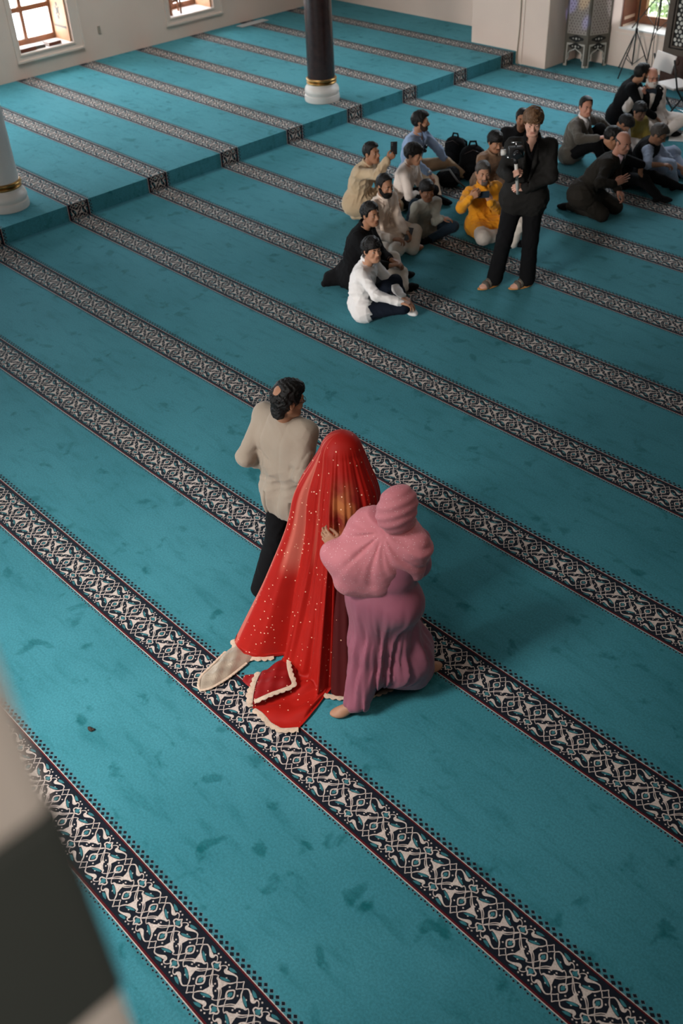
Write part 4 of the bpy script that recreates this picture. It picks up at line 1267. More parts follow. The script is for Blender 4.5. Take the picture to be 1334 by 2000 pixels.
IR = V3(.671, .741, 0); IC = V3(.741, -.671, 0)      # across and towards the camera, on the floor

SIZES = dict(youth=.98, whiteboy=.93, vestboy=.8, blue=1.03, brown=.97, video=1.04, greyblazer=1.02, oliveboy=.76, whitechild=.74, blacktee=.93, bald=1.02, bride=.96, mauve=.93)
G1, G2 = 'guests seated on the carpet in the middle', 'guests seated on the carpet at the right'


def watch(root, J, q, band_m, dial=True, name='wristwatch'):
    w, e = J[q + 'w'], J[q + 'e']; d = unit(w - e); p = w - d * .01
    b = MB(); b.tube([p - d * .011, p + d * .011], .034, 14, 0)
    n = unit(IC * .6 + UP * .7 + .0); n = unit(n - d * (n @ d))
    if dial: b.tube([p + n * .030, p + n * .040], .017, 16, 1)
    b.build(name, [band_m, M_WATCHFACE], root, True)


# 1 young man, white shirt, nearest of the seated men
r, J, H, hp, s = person('youth', 'young man in white shirt and navy trousers, nearest of the seated guests', S_LIGHT, G1, curl=(.45, .5), hands='rl')
make_hair(r, H, 'fringe', HAIR_BLACK, .022, .009, .02)
top(r, J, s, C_WHITE, .018, seed=11, amp=.007, h=.0085, collar=0, extra=placket(J, s)); collar_band(r, J, s, C_WHITE); trousers(r, J, s, C_NAVY, seed=12, amp=.005)
socks(r, J, s, C_SOCKW, 'l')
# 2 man in black kurta
r, J, H, hp, s = person('blackkurta', 'man in black kurta and white trousers sitting behind the youth in white', S_MID, G1, curl=(.7, .7))
make_hair(r, H, 'short', HAIR_BLACK, .018, .006, .015)
tailp = [cap(J['pel'] + V3(0, 0, .0), J['pel'] - IR * .25 - IC * .02 - UP * .04, .14, .07, .1), cap(J['pel'] - IR * .25 - UP * .05, J['pel'] - IR * .33 + IC * .05 - UP * .08, .07, .035, .06)]
top(r, J, s, C_BLACK, .028, sleeves=.85, more=lap(J, s, .02, .55) + tailp, seed=13, amp=.007, name='kurta', collar=0); collar_band(r, J, s, C_BLACK, leaf=0); trousers(r, J, s, C_OFFWHITE, .014, seed=14)
socks(r, J, s, C_SOCKB); watch(r, J, 'l', C_BLACK, False)
# 3 bearded man in cream
r, J, H, hp, s = person('cream', 'bearded man in cream kurta suit holding a phone in his lap', S_MID, G1, curl=(.6, .9), pn=(None, (0.3, -.6, -.5)), feet='l')
make_hair(r, H, 'receding', HAIR_BLACK, .012, .004, .012); make_beard(r, H, hp, HAIR_BLACK, .009)
top(r, J, s, C_CREAM, .024, more=lap(J, s, .022, .8), seed=15, amp=.007, name='kurta', collar=0, extra=placket(J, s), h=.009); collar_band(r, J, s, C_CREAM, leaf=0); trousers(r, J, s, C_OFFWHITE, .018, seed=16, cuff=.02)
ax = unit(J['neck'] - J['pel']); lt = unit(J['ls'] - J['rs']); fw = unit(np.cross(lt, ax))
for k in range(4):
    b = MB(); b.sphere(J['neck'] + fw * (.105 + .022 * k ** .5) - ax * (.07 + .055 * k), .006, 8); b.build('button', mat('pearl_button', (.6, .5, .42), .3), r, True)
phone_obj(J['lf'] + UP * .015 + IR * .0, IR * .8 + IC * .4, unit(IC * -.5 + UP * .6 + IR * .3), 'dark phone held in the lap of the bearded man in cream')
# 4 man in beige with raised phone
r, J, H, hp, s = person('beige', 'man in beige kurta kneeling with one arm raised to film', S_MID, G1, curl=(.9, .5), pn=(tuple(-IC * .2 + IR * -.3 + UP * -.1 + V3(-.6, .5, .1)), None))
make_hair(r, H, 'short', HAIR_BLACK, .011, .004, .008)
top(r, J, s, C_BEIGE, .026, more=lap(J, s, .02, .8), seed=17, amp=.010, name='kurta', collar=0, extra=placket(J, s), h=.009); collar_band(r, J, s, C_BEIGE, leaf=.02); trousers(r, J, s, C_BEIGE, .016, seed=18)
phone_obj(J['rf'] + UP * .085 + IR * .018, IR, UP + IC * .2, 'black phone held upright in the raised hand of the man in beige')
# 5 boy in white shirt
r, J, H, hp, s = person('whiteboy', 'dark haired young man in pale shirt sitting beside the boy in grey green', S_LIGHT, G1, head_size=1.02)
make_hair(r, H, 'fringe', HAIR_BLACK, .020, .006, .015)
top(r, J, s, C_WARMWHITE, .020, seed=19, amp=.007, collar=0, extra=placket(J, s)); trousers(r, J, s, C_BLACK, seed=20)
collar_band(r, J, s, C_WARMWHITE)
# 6 boy with grey green kurta
r, J, H, hp, s = person('vestboy', 'small boy in grey green kurta top and jeans sitting with one knee up', S_DARK, G1, head_size=.97)
make_hair(r, H, 'fringe', HAIR_BLACK, .014, .005, .012)
top(r, J, s, C_TAUPE, .020, more=lap(J, s, .012, .3), seed=21, amp=.007, name='kurta', collar=0, extra=placket(J, s)); collar_band(r, J, s, C_TAUPE, leaf=0); trousers(r, J, s, C_DENIM, .014, seed=22, amp=.005)
socks(r, J, s, C_SOCKB)
# 7 man in sky blue shirt
r, J, H, hp, s = person('blue', 'man in sky blue shirt with stubble and khaki trousers resting his arms on his knees', S_LIGHT, G1, curl=(.5, .45))
make_hair(r, H, 'short', HAIR_BLACK, .020, .005, .015); make_beard(r, H, hp, HAIR_STUBBLE, .0035)
top(r, J, s, C_BLUE, .022, seed=23, amp=.009, collar=0, extra=v_cut(J, s, .16, .035)); collar_band(r, J, s, C_BLUE, gap=35); trousers(r, J, s, C_KHAKI, .012, seed=24); socks(r, J, s, C_SOCKB); watch(r, J, 'r', C_BLACK)
nk = J['neck']; lt = unit(J['ls'] - J['rs']); ax = unit(nk - J['pel']); fw = unit(np.cross(lt, ax))
g = empty('sunglasses', tuple(nk + fw * .12 - ax * .13), 'dark sunglasses hung from the open collar of the man in blue', 'sunglasses')
b = MB()
for k in (0, 1):
    b.sphere(nk + fw * .145 - ax * (.13 + .055 * k), .026, 12, 0, None, (.9, .9, 1))
b.build('lens', mat('dark_lens', (.006, .012, .025), .1, spec=.6), g, True)
b = MB(); b.tube([nk + fw * .14 - ax * .10, nk + fw * .13 - ax * .22], .005, 8); b.build('frame', M_SPECS, g, True)
# 8 moustached man in brown
r, J, H, hp, s = person('brown', 'moustached man in brown kurta sitting behind the man in yellow', S_MID, G1)
make_hair(r, H, 'fringe', HAIR_BLACK, .020, .005, .015); moustache(r, H, HAIR_BLACK)
top(r, J, s, C_BROWN, .026, more=lap(J, s, .02, .8), seed=25, amp=.009, name='kurta', collar=0, extra=placket(J, s)); collar_band(r, J, s, C_BROWN, leaf=0); trousers(r, J, s, C_BROWN, .016, seed=26)
# 9 man in saffron yellow with phone
r, J, H, hp, s = person('yellow', 'man in saffron yellow kurta with grey goatee filming with a phone', S_LIGHT, G1, curl=(.75, .75), pn=(tuple(-IC + IR * .4), tuple(-IC - IR * .4)))
make_hair(r, H, 'short', HAIR_GREY, .010, .004, .010); make_beard(r, H, hp, HAIR_SALT, .006, full=False); moustache(r, H, HAIR_SALT)
top(r, J, s, C_YELLOW, .026, more=lap(J, s, .022, .62), seed=27, amp=.009, name='kurta', collar=0, extra=placket(J, s, drop=.7), h=.009); collar_band(r, J, s, C_YELLOW, leaf=0); trousers(r, J, s, C_OFFWHITE, .022, seed=28, amp=.006); socks(r, J, s, C_SOCKB)
phone_obj((J['rf'] + J['lf']) / 2 + IC * .02 + UP * .015 - IR * .005, UP, IR, 'dark phone held sideways in both hands of the man in yellow', None, .075, .155)
# 10 videographer
r, J, H, hp, s = person('video', 'tall fair haired man in black blazer standing with a gimbal camera', S_PALE, None, curl=(1.15, 1.15), pn=(tuple(-IC * .3 + IR * .9), tuple(-IC * .3 - IR * .9)), brow=(.10, .055, .03), feet='rl')
make_hair(r, H, 'fringe', HAIR_BROWN, .024, .010, .022)
top(r, J, s, C_BLACK, .014, seed=29, collar=.0, h=.010, sleeves=0, extra=v_cut(J, s, .10, .03)); collar_band(r, J, s, C_BLACK, gap=40)
hang = [cap(J['rh'] - UP * .02, J['rh'] - UP * .16, .098, .104, .06), cap(J['lh'] - UP * .02, J['lh'] - UP * .16, .098, .104, .06)]
top(r, J, s, C_CHARCOAL, .034, more=hang, straight=.06, hemz=J['pel'][2] - .16, seed=30, amp=.006, name='blazer', collar=0, extra=v_cut(J, s, .36, .065), flare=.01)
lapels(r, J, s, C_CHARCOAL, .36, .065, .036); trousers(r, J, s, C_BLACK, .020, seed=31, cuff=.022)
for q in 'rl':
    a, t = J[q + 'a'].copy(), J[q + 't'].copy(); d = t - a; d[2] = 0; d = unit(d); sd = np.cross(d, UP)
    P = [ell(V3(*(a + d * .07)[:2], .016), (.052, .145, .016), np.stack([sd, d, UP], 1), .01)]
    so = sdf_obj('sandal', P, mat('tan_cork_sole', (.52, .25, .075), .7), r, .008)
    def strap_cut(Q, dd, a=a, d=d, sd=sd):
        t_ = (Q - a) @ d + .35 * np.abs((Q - a) @ sd)
        return np.maximum(dd, np.minimum(np.minimum(np.abs(t_ - .030) - .024, np.abs(t_ - .085) - .016), np.abs(t_ - .128) - .016))
    sdf_obj('strap', foot_prims(a, t, s, .0095), mat('black_patterned_strap', (.012, .012, .012), .7, color2=(.16, .14, .11), nscale=46), so, .006, extra=strap_cut)
# gimbal camera
hb, ht = (J['lf'] + V3(0, 0, -.06)), (J['rf'] + V3(0, 0, .10)); ga = unit(ht - hb)
gim = empty('gimbal_camera', tuple(hb), 'small camera on a white handled gimbal held by the standing videographer', 'camera')
b = MB(); b.tube([hb, ht], .0165, 14); b.build('handle', mat('pale_grey_plastic', (.52, .50, .47), .45), gim, True)
b = MB(); b.tube([ht, ht + ga * .055], .020, 14); b.build('pan_motor', M_BLACK, gim, True)
cc = ht + ga * .145 + IC * .03
b = MB(); fl_ = ht + ga * .062
b.tube([fl_, fl_ + IR * -.085 + ga * .01], .010, 8); b.tube([fl_ - IR * .085 + ga * .01, cc - IR * .095], .010, 8); b.tube([fl_, fl_ + IR * .07 + ga * .008], .008, 8); b.tube([fl_ + IR * .07, cc + IR * .075], .006, 8)
b.build('gimbal_arm', M_STEEL, gim, True)
b = MB(); b.tube([cc - IR * .135, cc - IR * .090], .027, 16); b.build('roll_motor', mat('pale_grey_plastic', (.52, .50, .47), .45), gim, True)
Rg = Matrix([[IR[i], -IC[i] if i < 2 else 0, (0, 0, 1)[i]] for i in range(3)])
b = MB(); b.bevbox((-.068, -.035, -.046), (.068, .035, .046), .008, 0, Rg, cc); b.build('camera_body', M_BLACK, gim, True)
b = MB(); b.tube([cc + IC * .034, cc + IC * .10], .036, 20); b.tube([cc + IC * .10, cc + IC * .105], [.036, .028], 20); b.build('camera_lens', mat('lens_black', (.01, .01, .012), .15, spec=.7), gim, True)
b = MB(); b.tube([cc + UP * .046, cc + UP * .085], .006, 8); b.build('clamp_post', M_STEEL, gim, True)
b = MB(); b.tube([cc + UP * .085 - IR * .045, cc + UP * .085 + IR * .045], .006, 8); b.build('clamp_bar', M_STEEL, gim, True)
# 11 man mostly hidden behind the videographer
r, J, H, hp, s = person('hidden', 'man in black mostly hidden behind the standing videographer', S_MID, G1)
make_hair(r, H, 'short', HAIR_BLACK, .012, .004); top(r, J, s, C_BLACK, .028, seed=32, name='jacket'); trousers(r, J, s, C_BLACK, seed=33)
# 12 man in grey blazer
r, J, H, hp, s = person('greyblazer', 'smiling man in olive grey blazer and white shirt sitting with knees drawn up', S_ROSE, G2)
make_hair(r, H, 'receding', HAIR_BLACK, .010, .003, .006)
top(r, J, s, C_WHITE, .014, seed=34, h=.010, collar=0, sleeves=0); collar_band(r, J, s, C_WHITE, gap=28); top(r, J, s, C_GREY, .027, seed=35, amp=.007, name='blazer', collar=0, extra=v_cut(J, s, .34, .06)); lapels(r, J, s, C_GREY, .34, .06, .036)
trousers(r, J, s, C_BLACK, seed=36); socks(r, J, s, C_SOCKB)
# 13 man in black waistcoat leaning to the white bearded man
r, J, H, hp, s = person('blackvest', 'man in black leaning close behind the white bearded man', S_MID, G2)
make_hair(r, H, 'short', HAIR_BLACK, .012, .004, .008); make_beard(r, H, hp, HAIR_BLACK, .005)
top(r, J, s, C_BLACK, .027, seed=37, more=lap(J, s, .02, .6), name='waistcoat'); trousers(r, J, s, C_BLACK, seed=38)
# 14 white bearded man
r, J, H, hp, s = person('whitebeard', 'bald white bearded man with glasses in white kurta and black waistcoat', S_ROSE, G2, curl=(.8, .5), pn=(tuple(-IC + IR * .3), None), brow=(.3, .28, .26))
make_beard(r, H, hp, HAIR_WHITE, .012); make_hair(r, H, 'horseshoe', HAIR_WHITE, .008, .003); glasses(r, H, M_SPECS)
top(r, J, s, C_WARMWHITE, .024, more=lap(J, s, .028, .9), seed=39, amp=.007, name='kurta')
top(r, J, s, C_BLACK, .036, sleeves=0, seed=40, name='waistcoat', collar=0, extra=v_cut(J, s, .34, .055)); trousers(r, J, s, C_WARMWHITE, .026, seed=41); socks(r, J, s, C_SOCKB)
phone_obj(J['rf'] + IR * .085 - UP * .01, UP, IR, 'black phone held out sideways by the white bearded man')
# 15 boy in olive gold
r, J, H, hp, s = person('oliveboy', 'small boy in olive gold kurta sitting in front of the white bearded man', S_MID, G2, head_size=.97)
make_hair(r, H, 'fringe', HAIR_BLACK, .016, .005, .012); top(r, J, s, C_OLIVE, .022, more=lap(J, s, .02, .8), seed=42, name='kurta'); trousers(r, J, s, C_OLIVE, seed=43)
# 16 child in white looking down
r, J, H, hp, s = person('whitechild', 'child in white with bowed black haired head beside the boy in olive', S_MID, G2, head_size=.97)
make_hair(r, H, 'fringe', HAIR_BLACK, .016, .005, .010); top(r, J, s, C_WHITE, .024, more=lap(J, s, .02, .8), seed=44, name='kurta'); trousers(r, J, s, C_WHITE, seed=45)
# 17 youth in black t-shirt behind the bald man
r, J, H, hp, s = person('blacktee', 'dark haired youth all in black sitting half hidden behind the bald man', S_MID, G2, curl=(.5, .5))
make_hair(r, H, 'fringe', HAIR_BLACK, .016, .005, .010); top(r, J, s, C_BLACK, .026, sleeves=.5, seed=46, name='t_shirt'); trousers(r, J, s, C_BLACK, .014, seed=47); socks(r, J, s, C_SOCKB)
# 18 kneeling bald man in dark suit
r, J, H, hp, s = person('bald', 'bald man in dark suit kneeling and leaning forward on the carpet', S_ROSE, G2, curl=(.15, .7), pn=(tuple(UP * -.4 + IC * -.8), None))
make_hair(r, H, 'horseshoe', HAIR_GREY, .006, .002)
top(r, J, s, C_PINK, .014, seed=48, h=.010, collar=0, sleeves=0); collar_band(r, J, s, C_PINK, gap=28); top(r, J, s, C_SUIT, .027, seed=49, amp=.007, name='suit_jacket', collar=0, more=lap(J, s, .02, .35), extra=v_cut(J, s, .34, .05)); lapels(r, J, s, C_SUIT, .34, .05, .038)
trousers(r, J, s, C_SUIT, .020, seed=50, amp=.006); socks(r, J, s, C_SOCKB)
for q in 'rl':
    d = unit(J[q + 'w'] - J[q + 'e']); b = MB(); b.tube([J[q + 'w'] - d * .022, J[q + 'w'] + d * .004], [.040, .042], 16); b.build('shirt_cuff', C_PINK, r, True)
watch(r, J, 'r', C_BLACK)
# 19 man in pale blue with black waistcoat and glasses
r, J, H, hp, s = person('bluekurta', 'grey haired man with glasses in pale blue kurta and black waistcoat looking down', S_MID, G2, brow=(.03, .025, .02))
make_hair(r, H, 'short', HAIR_GREY, .016, .005, .010); glasses(r, H, M_SPECS)
top(r, J, s, C_PALEBLUE, .024, sleeves=.5, more=lap(J, s, .03, 1.0), seed=51, amp=.008, name='kurta'); top(r, J, s, C_BLACK, .038, sleeves=0, seed=52, name='waistcoat')
top(r, J, s, C_BLACK, .020, seed=63, sleeves=1.0, hem=0, name='sleeve', collar=0, h=.012) if False else None
trousers(r, J, s, C_PALEBLUE, .024, seed=53, amp=.007); socks(r, J, s, C_SOCKB)

# ------------------------------------------------------------------ the wedding three
# father in a tan jacket, seen from behind
r, J, H, hp, s = person('father', 'balding man in tan jacket walking beside the bride, seen from behind', S_MID, None, eyes=True, curl=(.5, .5))
make_hair(r, H, 'bald_spot', HAIR_BLACK, .016, .007, .008, scale=.8); glasses(r, H, M_SPECS)
ax = unit(J['neck'] - J['pel']); lt = unit(J['ls'] - J['rs']); fw = unit(np.cross(lt, ax))
hang = [cap(J['rh'] + UP * .02, J['rh'] - UP * .15, .108, .114, .08), cap(J['lh'] + UP * .02, J['lh'] - UP * .15, .108, .114, .08)]
pads = [cap(J['rs'] + UP * .012, J['neck'] - ax * .05, .055, .065, .06), cap(J['ls'] + UP * .012, J['neck'] - ax * .05, .055, .065, .06)]
def jacket_detail(P, d):
    q = P - J['pel']; a, b_, c = q @ UP, q @ lt, q @ fw
    arm = np.minimum(np.abs(b_ + .17), np.abs(b_ - .17))
    seam = np.exp(-(b_ / .007) ** 2) * (c < 0) * .0045 + np.exp(-((np.abs(b_) - .165 + .12 * np.clip(.40 - a, 0, .3)) / .008) ** 2) * (c < .02) * (a > .12) * .006
    vents = np.exp(-((np.abs(b_) - .105) / .008) ** 2) * (c < 0) * (a < .06) * .020
    drape = .006 * np.sin(b_ * 46 + a * 7 + .6 * np.sin(a * 11)) * np.clip((.36 - a) / .25, 0, 1) * (c < .05)
    pulls = .007 * np.exp(-((a - .26 - np.abs(b_) * .35) / .016) ** 2) * (np.abs(b_) > .08) * (np.abs(b_) < .20)
    return d + seam + vents + drape + pulls
top(r, J, s, C_TAN, .024, more=hang + pads, straight=.065, hemz=J['pel'][2] - .12, seed=54, amp=.0025, name='jacket', collar=0, extra=jacket_detail, h=.0085, flare=.012)
P = [cap(J['neck'] - ax * .005 + lt * .052 + fw * .03, J['neck'] + ax * .022 + lt * .03 - fw * .040, .024, .026, .03), cap(J['neck'] + ax * .022 + lt * .03 - fw * .040, J['neck'] + ax * .022 - lt * .03 - fw * .040, .026, .026, .03), cap(J['neck'] - ax * .005 - lt * .052 + fw * .03, J['neck'] + ax * .022 - lt * .03 - fw * .040, .024, .026, .03)]
sdf_obj('jacket_collar', P, C_TAN, r, .008); collar_band(r, J, s, C_TAN, .062, .078, .02, 'collar_fold', 40)
trousers(r, J, s, C_BLACK, .018, seed=55, cuff=.018, h=.010); socks(r, J, s, C_SOCKB)

# bride under a red veil
BX, BY = -3.37, 1.92
r, J, H, hp, s = person('bride', 'bride hidden under a long red veil with gold sequins and a train', S_LIGHT, None, eyes=False, hands='', feet='')
BR = r
RHO = np.array([(-230, .34), (-190, .36), (-165, .46), (-148, .66), (-138, .75), (-134, .765), (-125, .71), (-121, .63), (-118.5, .45), (-112, .49), (-108.5, .60), (-106, .66), (-103, .72), (-98, .78), (-92, .824), (-86, .829), (-80, .842),
                (-74.5, .843), (-68, .79), (-65.8, .66), (-63.5, .52), (-60, .43), (-54, .33), (-30, .31), (0, .30), (60, .30), (130, .34)])
RF = np.array([(-230, 1.), (-150, 1.), (-119, 1.), (-112, .95), (-105, .66), (-95, .54), (-85, .52), (-72, .55), (-66, .70), (-60, 1.), (130, 1.)])


def veil_surface(th, t, fold=1.0):
    """th in degrees, t in 0..1 from crown to hem"""
    rho = np.interp(th, RHO[:, 0], RHO[:, 1]); rf = rho * np.interp(th, RF[:, 0], RF[:, 1])
    T0, T1 = .10, .80
    z = np.zeros_like(t); rr = np.zeros_like(t)
    a = t < T0
    ph = np.clip(t / T0, 0, 1) * math.pi / 2
    z = np.where(a, 1.525 + .125 * np.cos(ph), 0); rr = np.where(a, .122 * np.sin(ph), 0)
    b = (t >= T0) & (t < T1)
    u = np.clip((t - T0) / (T1 - T0), 0, 1)
    drop = 1.525 * (1 - u) + .02 * u
    lin = .122 + (rf - .122) * u ** (1 + .25 * (rf < rho * .9))
    shoulder = .19 * np.exp(-((u - .17) / .13) ** 2) * np.abs(np.cos(np.radians(th - 0))) * .35
    z = np.where(b, drop, z); rr = np.where(b, np.maximum(lin, lin + shoulder), rr)
    c = t >= T1
    w = np.clip((t - T1) / (1 - T1), 0, 1)
    rr = np.where(c, rf + (rho - rf) * w, rr); z = np.where(c, .020 - .006 * w, z)
    tr = np.radians(th)
    amp = np.clip((t - .06) / .5, 0, 1) ** .8
    f = .5 * np.sin(tr * 9 + 1.3 * np.sin(t * 5)) + .35 * np.sin(tr * 17 + 2.2 + 1.7 * t) + .25 * np.sin(tr * 29 - 3 * t) + .22 * np.sin(tr * 43 + 5 * t + 1)
    f += .5 * np.exp(-((np.mod(th + 98 + 14 * t, 360) - 0) / 5.0) ** 2) - .6 * np.exp(-((th + 108 + 8 * t) / 4.0) ** 2)
    rr = rr + fold * f * amp * np.where(c, .006, .020) * (1 - .4 * w)
    z = z + fold * np.where(c, np.maximum(0, .016 * (.5 + .5 * np.sin(tr * 21 + w * 3 + 2 * np.sin(tr * 5))) * (1 - w * .5) + .012 * np.sin(w * 9 + tr * 13) * (rho > .6)), 0)
    sag = np.clip((t - T1 + .12) / .12, 0, 1) * (t < T1)
    x = BX + rr * np.cos(tr); y = BY + rr * np.sin(tr)
    # the crown leans back a little towards the walk
    k = np.clip((z - 1.0) / .65, 0, 1)
    x = x - .012 * k; y = y + .01 * k
    return np.stack([x, y, np.maximum(z, .010)], -1)


def silk(name, c, c2, sheen, rough, dots, dscale, dsize, zones=()):
    m = bpy.data.materials.new(name); m.use_nodes = True
    n, l = m.node_tree.nodes, m.node_tree.links
    b_ = _bsdf(m); b_.inputs['Roughness'].default_value = rough; b_.inputs['Sheen Weight'].default_value = sheen
    b_.inputs['Sheen Roughness'].default_value = .3; b_.inputs['Sheen Tint'].default_value = (1, .75, .7, 1); b_.inputs['Specular IOR Level'].default_value = .2
    tc = n.new('ShaderNodeTexCoord')
    vo = n.new('ShaderNodeTexVoronoi'); vo.inputs['Scale'].default_value = dscale; vo.inputs['Randomness'].default_value = .9
    l.new(tc.outputs['Object'], vo.inputs['Vector'])
    lt_ = n.new('ShaderNodeMath'); lt_.operation = 'LESS_THAN'; lt_.inputs[1].default_value = dsize
    l.new(vo.outputs['Distance'], lt_.inputs[0])
    nz = n.new('ShaderNodeTexNoise'); nz.inputs['Scale'].default_value = 6
    l.new(tc.outputs['Object'], nz.inputs['Vector'])
    mx = n.new('ShaderNodeMix'); mx.data_type = 'RGBA'; mx.inputs['A'].default_value = (*c, 1); mx.inputs['B'].default_value = (*c2, 1)
    l.new(nz.outputs['Fac'], mx.inputs['Factor'])
    m2 = n.new('ShaderNodeMix'); m2.data_type = 'RGBA'; m2.inputs['B'].default_value = (*dots, 1)
    l.new(lt_.outputs[0], m2.inputs['Factor']); l.new(mx.outputs['Result'], m2.inputs['A']); l.new(m2.outputs['Result'], b_.inputs['Base Color'])
    src = mx.outputs['Result']
    for (u0, u1, v0, v1, col, soft, rag) in zones:      # satin bands with highlights put into the colour, and sheer areas, along the cloth
        sp = n.new('ShaderNodeSeparateXYZ'); l.new(tc.outputs['UV'], sp.inputs[0])
        nn_ = n.new('ShaderNodeTexNoise'); nn_.inputs['Scale'].default_value = 9; nn_.inputs['Detail'].default_value = 5; l.new(tc.outputs['Object'], nn_.inputs['Vector'])
        fac = None
        for ax_, a_, b__ in ((0, u0, u1), (1, v0, v1)):
            for edge, sg in ((a_, 1), (b__, -1)):
                sf = soft if ax_ == 0 else .10
                r_ = n.new('ShaderNodeMapRange'); r_.interpolation_type = 'SMOOTHSTEP'
                r_.inputs['From Min'].default_value = edge - sf * sg; r_.inputs['From Max'].default_value = edge + sf * sg
                l.new(sp.outputs[ax_], r_.inputs['Value'])
                if fac is None: fac = r_.outputs[0]
                else:
                    q_ = n.new('ShaderNodeMath'); q_.operation = 'MULTIPLY'; l.new(fac, q_.inputs[0]); l.new(r_.outputs[0], q_.inputs[1]); fac = q_.outputs[0]
        if rag:
            r_ = n.new('ShaderNodeMapRange'); r_.inputs['From Min'].default_value = .38; r_.inputs['From Max'].default_value = .62; l.new(nn_.outputs['Fac'], r_.inputs['Value'])
            q_ = n.new('ShaderNodeMath'); q_.operation = 'MULTIPLY'; l.new(fac, q_.inputs[0]); l.new(r_.outputs[0], q_.inputs[1]); fac = q_.outputs[0]
        mz = n.new('ShaderNodeMix'); mz.data_type = 'RGBA'; mz.inputs['B'].default_value = (*col, 1); l.new(fac, mz.inputs['Factor']); l.new(src, mz.inputs['A']); src = mz.outputs['Result']
    l.new(src, m2.inputs['A'])
    bn = n.new('ShaderNodeTexNoise'); bn.inputs['Scale'].default_value = 220; bp = n.new('ShaderNodeBump'); bp.inputs['Strength'].default_value = .08; bp.inputs['Distance'].default_value = .004
    l.new(tc.outputs['Object'], bn.inputs['Vector']); l.new(bn.outputs['Fac'], bp.inputs['Height']); l.new(bp.outputs['Normal'], b_.inputs['Normal'])
    MATS[name] = m
    return m


M_VEIL = silk('red_sequinned_silk', (.40, .010, .005), (.31, .007, .004), .10, .55, (.95, .62, .42), 30, .12,
              [(-1.095, -1.038, .0, 3, (.50, .105, .075), .006, 0), (-.975, -.925, .05, 1.0, (.50, .105, .075), .008, 0), (-.80, -.775, .05, .9, (.46, .06, .04), .006, 0),
               (-.52, -.12, .30, .95, (.20, .014, .010), .08, 0), (-.50, -.22, .36, .85, (.42, .13, .04), .07, 1)])
M_VEIL2 = silk('deep_red_silk', (.25, .006, .006), (.19, .005, .005), .25, .5, (.90, .55, .35), 26, .10)
M_SKIRT = silk('maroon_velvet', (.085, .005, .006), (.05, .004, .004), .25, .7, (.70, .40, .25), 16, .07)
M_LACE = mat('ivory_gold_lace', (.66, .50, .37), .5, .4, 60, bump=.6, bscale=220, spec=.5)
M_GOLD = mat('pale_gold_tissue', (.42, .34, .26), .38, .25, 12, metal=.35, bump=.3, bscale=90)
nth, nt = 540, 150
TH = np.linspace(-230, 130, nth + 1)[:-1]; TT = np.concatenate([np.linspace(0, .1, 14), np.linspace(.1, .8, 96)[1:], np.linspace(.8, 1, 42)[1:]]); nt = len(TT)
g1, g2 = np.meshgrid(TT, TH, indexing='ij')
VV = veil_surface(g2.ravel(), g1.ravel())
i0 = np.arange(nt - 1)[:, None] * nth; j0 = np.arange(nth)[None]; j1 = (j0 + 1) % nth
FF = np.stack([i0 + j0, i0 + nth + j0, i0 + nth + j1, i0 + j1], -1).reshape(-1, 4)
seg = np.linalg.norm(np.diff(VV.reshape(nt, nth, 3), axis=0), axis=2).mean(1)
arc = np.concatenate([[0], np.cumsum(seg)])
UVS = np.stack([np.radians(g2.ravel()) * .45, np.repeat(arc, nth)], -1)
veil = mesh_obj('veil', VV, FF, M_VEIL, BR, True, None, UVS)


def lace_strip(pts, width, name, parent, z=.018, scallop=.020, m=None, side=1):
    P = [np.array(p, float) for p in pts]
    L = smooth_line([(p[0], p[1], p[2] if len(p) > 2 else z) for p in P], 6)
    seg_ = np.linalg.norm(np.diff(L, axis=0), axis=1); s_ = np.concatenate([[0], np.cumsum(seg_)])
    n_ = max(8, int(s_[-1] / .006)); q = np.linspace(0, s_[-1], n_)
    X = np.stack([np.interp(q, s_, L[:, k]) for k in range(3)], -1)
    t_ = np.gradient(X, axis=0); t_[:, 2] = 0; t_ /= np.linalg.norm(t_, axis=1)[:, None] + 1e-9
    nn_ = np.stack([-t_[:, 1], t_[:, 0], 0 * t_[:, 0]], -1) * side
    sc = width * (.62 + .38 * np.abs(np.sin(q / scallop * math.pi / 2)))
    a_ = X + nn_ * (-.008); c_ = X + nn_ * sc[:, None]; b_ = (a_ + c_) / 2 + V3(0, 0, .004)
    a_ = a_ + V3(0, 0, .001)
    lo_ = np.stack([a_, b_, c_], 1); c2 = lo_.copy(); c2[:, :, 2] -= .003
    V = np.concatenate([lo_.reshape(-1, 3), c2.reshape(-1, 3)]); F = []
    k = len(X)
    for i in range(k - 1):
        for j in range(2):
            F.append((i * 3 + j, i * 3 + j + 1, (i + 1) * 3 + j + 1, (i + 1) * 3 + j)); o = k * 3
            F.append((o + i * 3 + j, o + (i + 1) * 3 + j, o + (i + 1) * 3 + j + 1, o + i * 3 + j + 1))
    return mesh_obj(name, V, F, m or M_LACE, parent, True)


hemth = lambda a, b_, n_=40, dz=.004: [tuple(p + V3(0, 0, dz)) for p in veil_surface(np.linspace(a, b_, n_), np.full(n_, 1.0))]
lace_strip(hemth(-136, -119.5), .034, 'lace_trim', veil, side=-1)
lace_strip(hemth(-107, -92, 20), .030, 'lace_trim', veil, side=-1)
lace_strip(hemth(-90, -68, 30), .030, 'lace_trim', veil, side=-1)
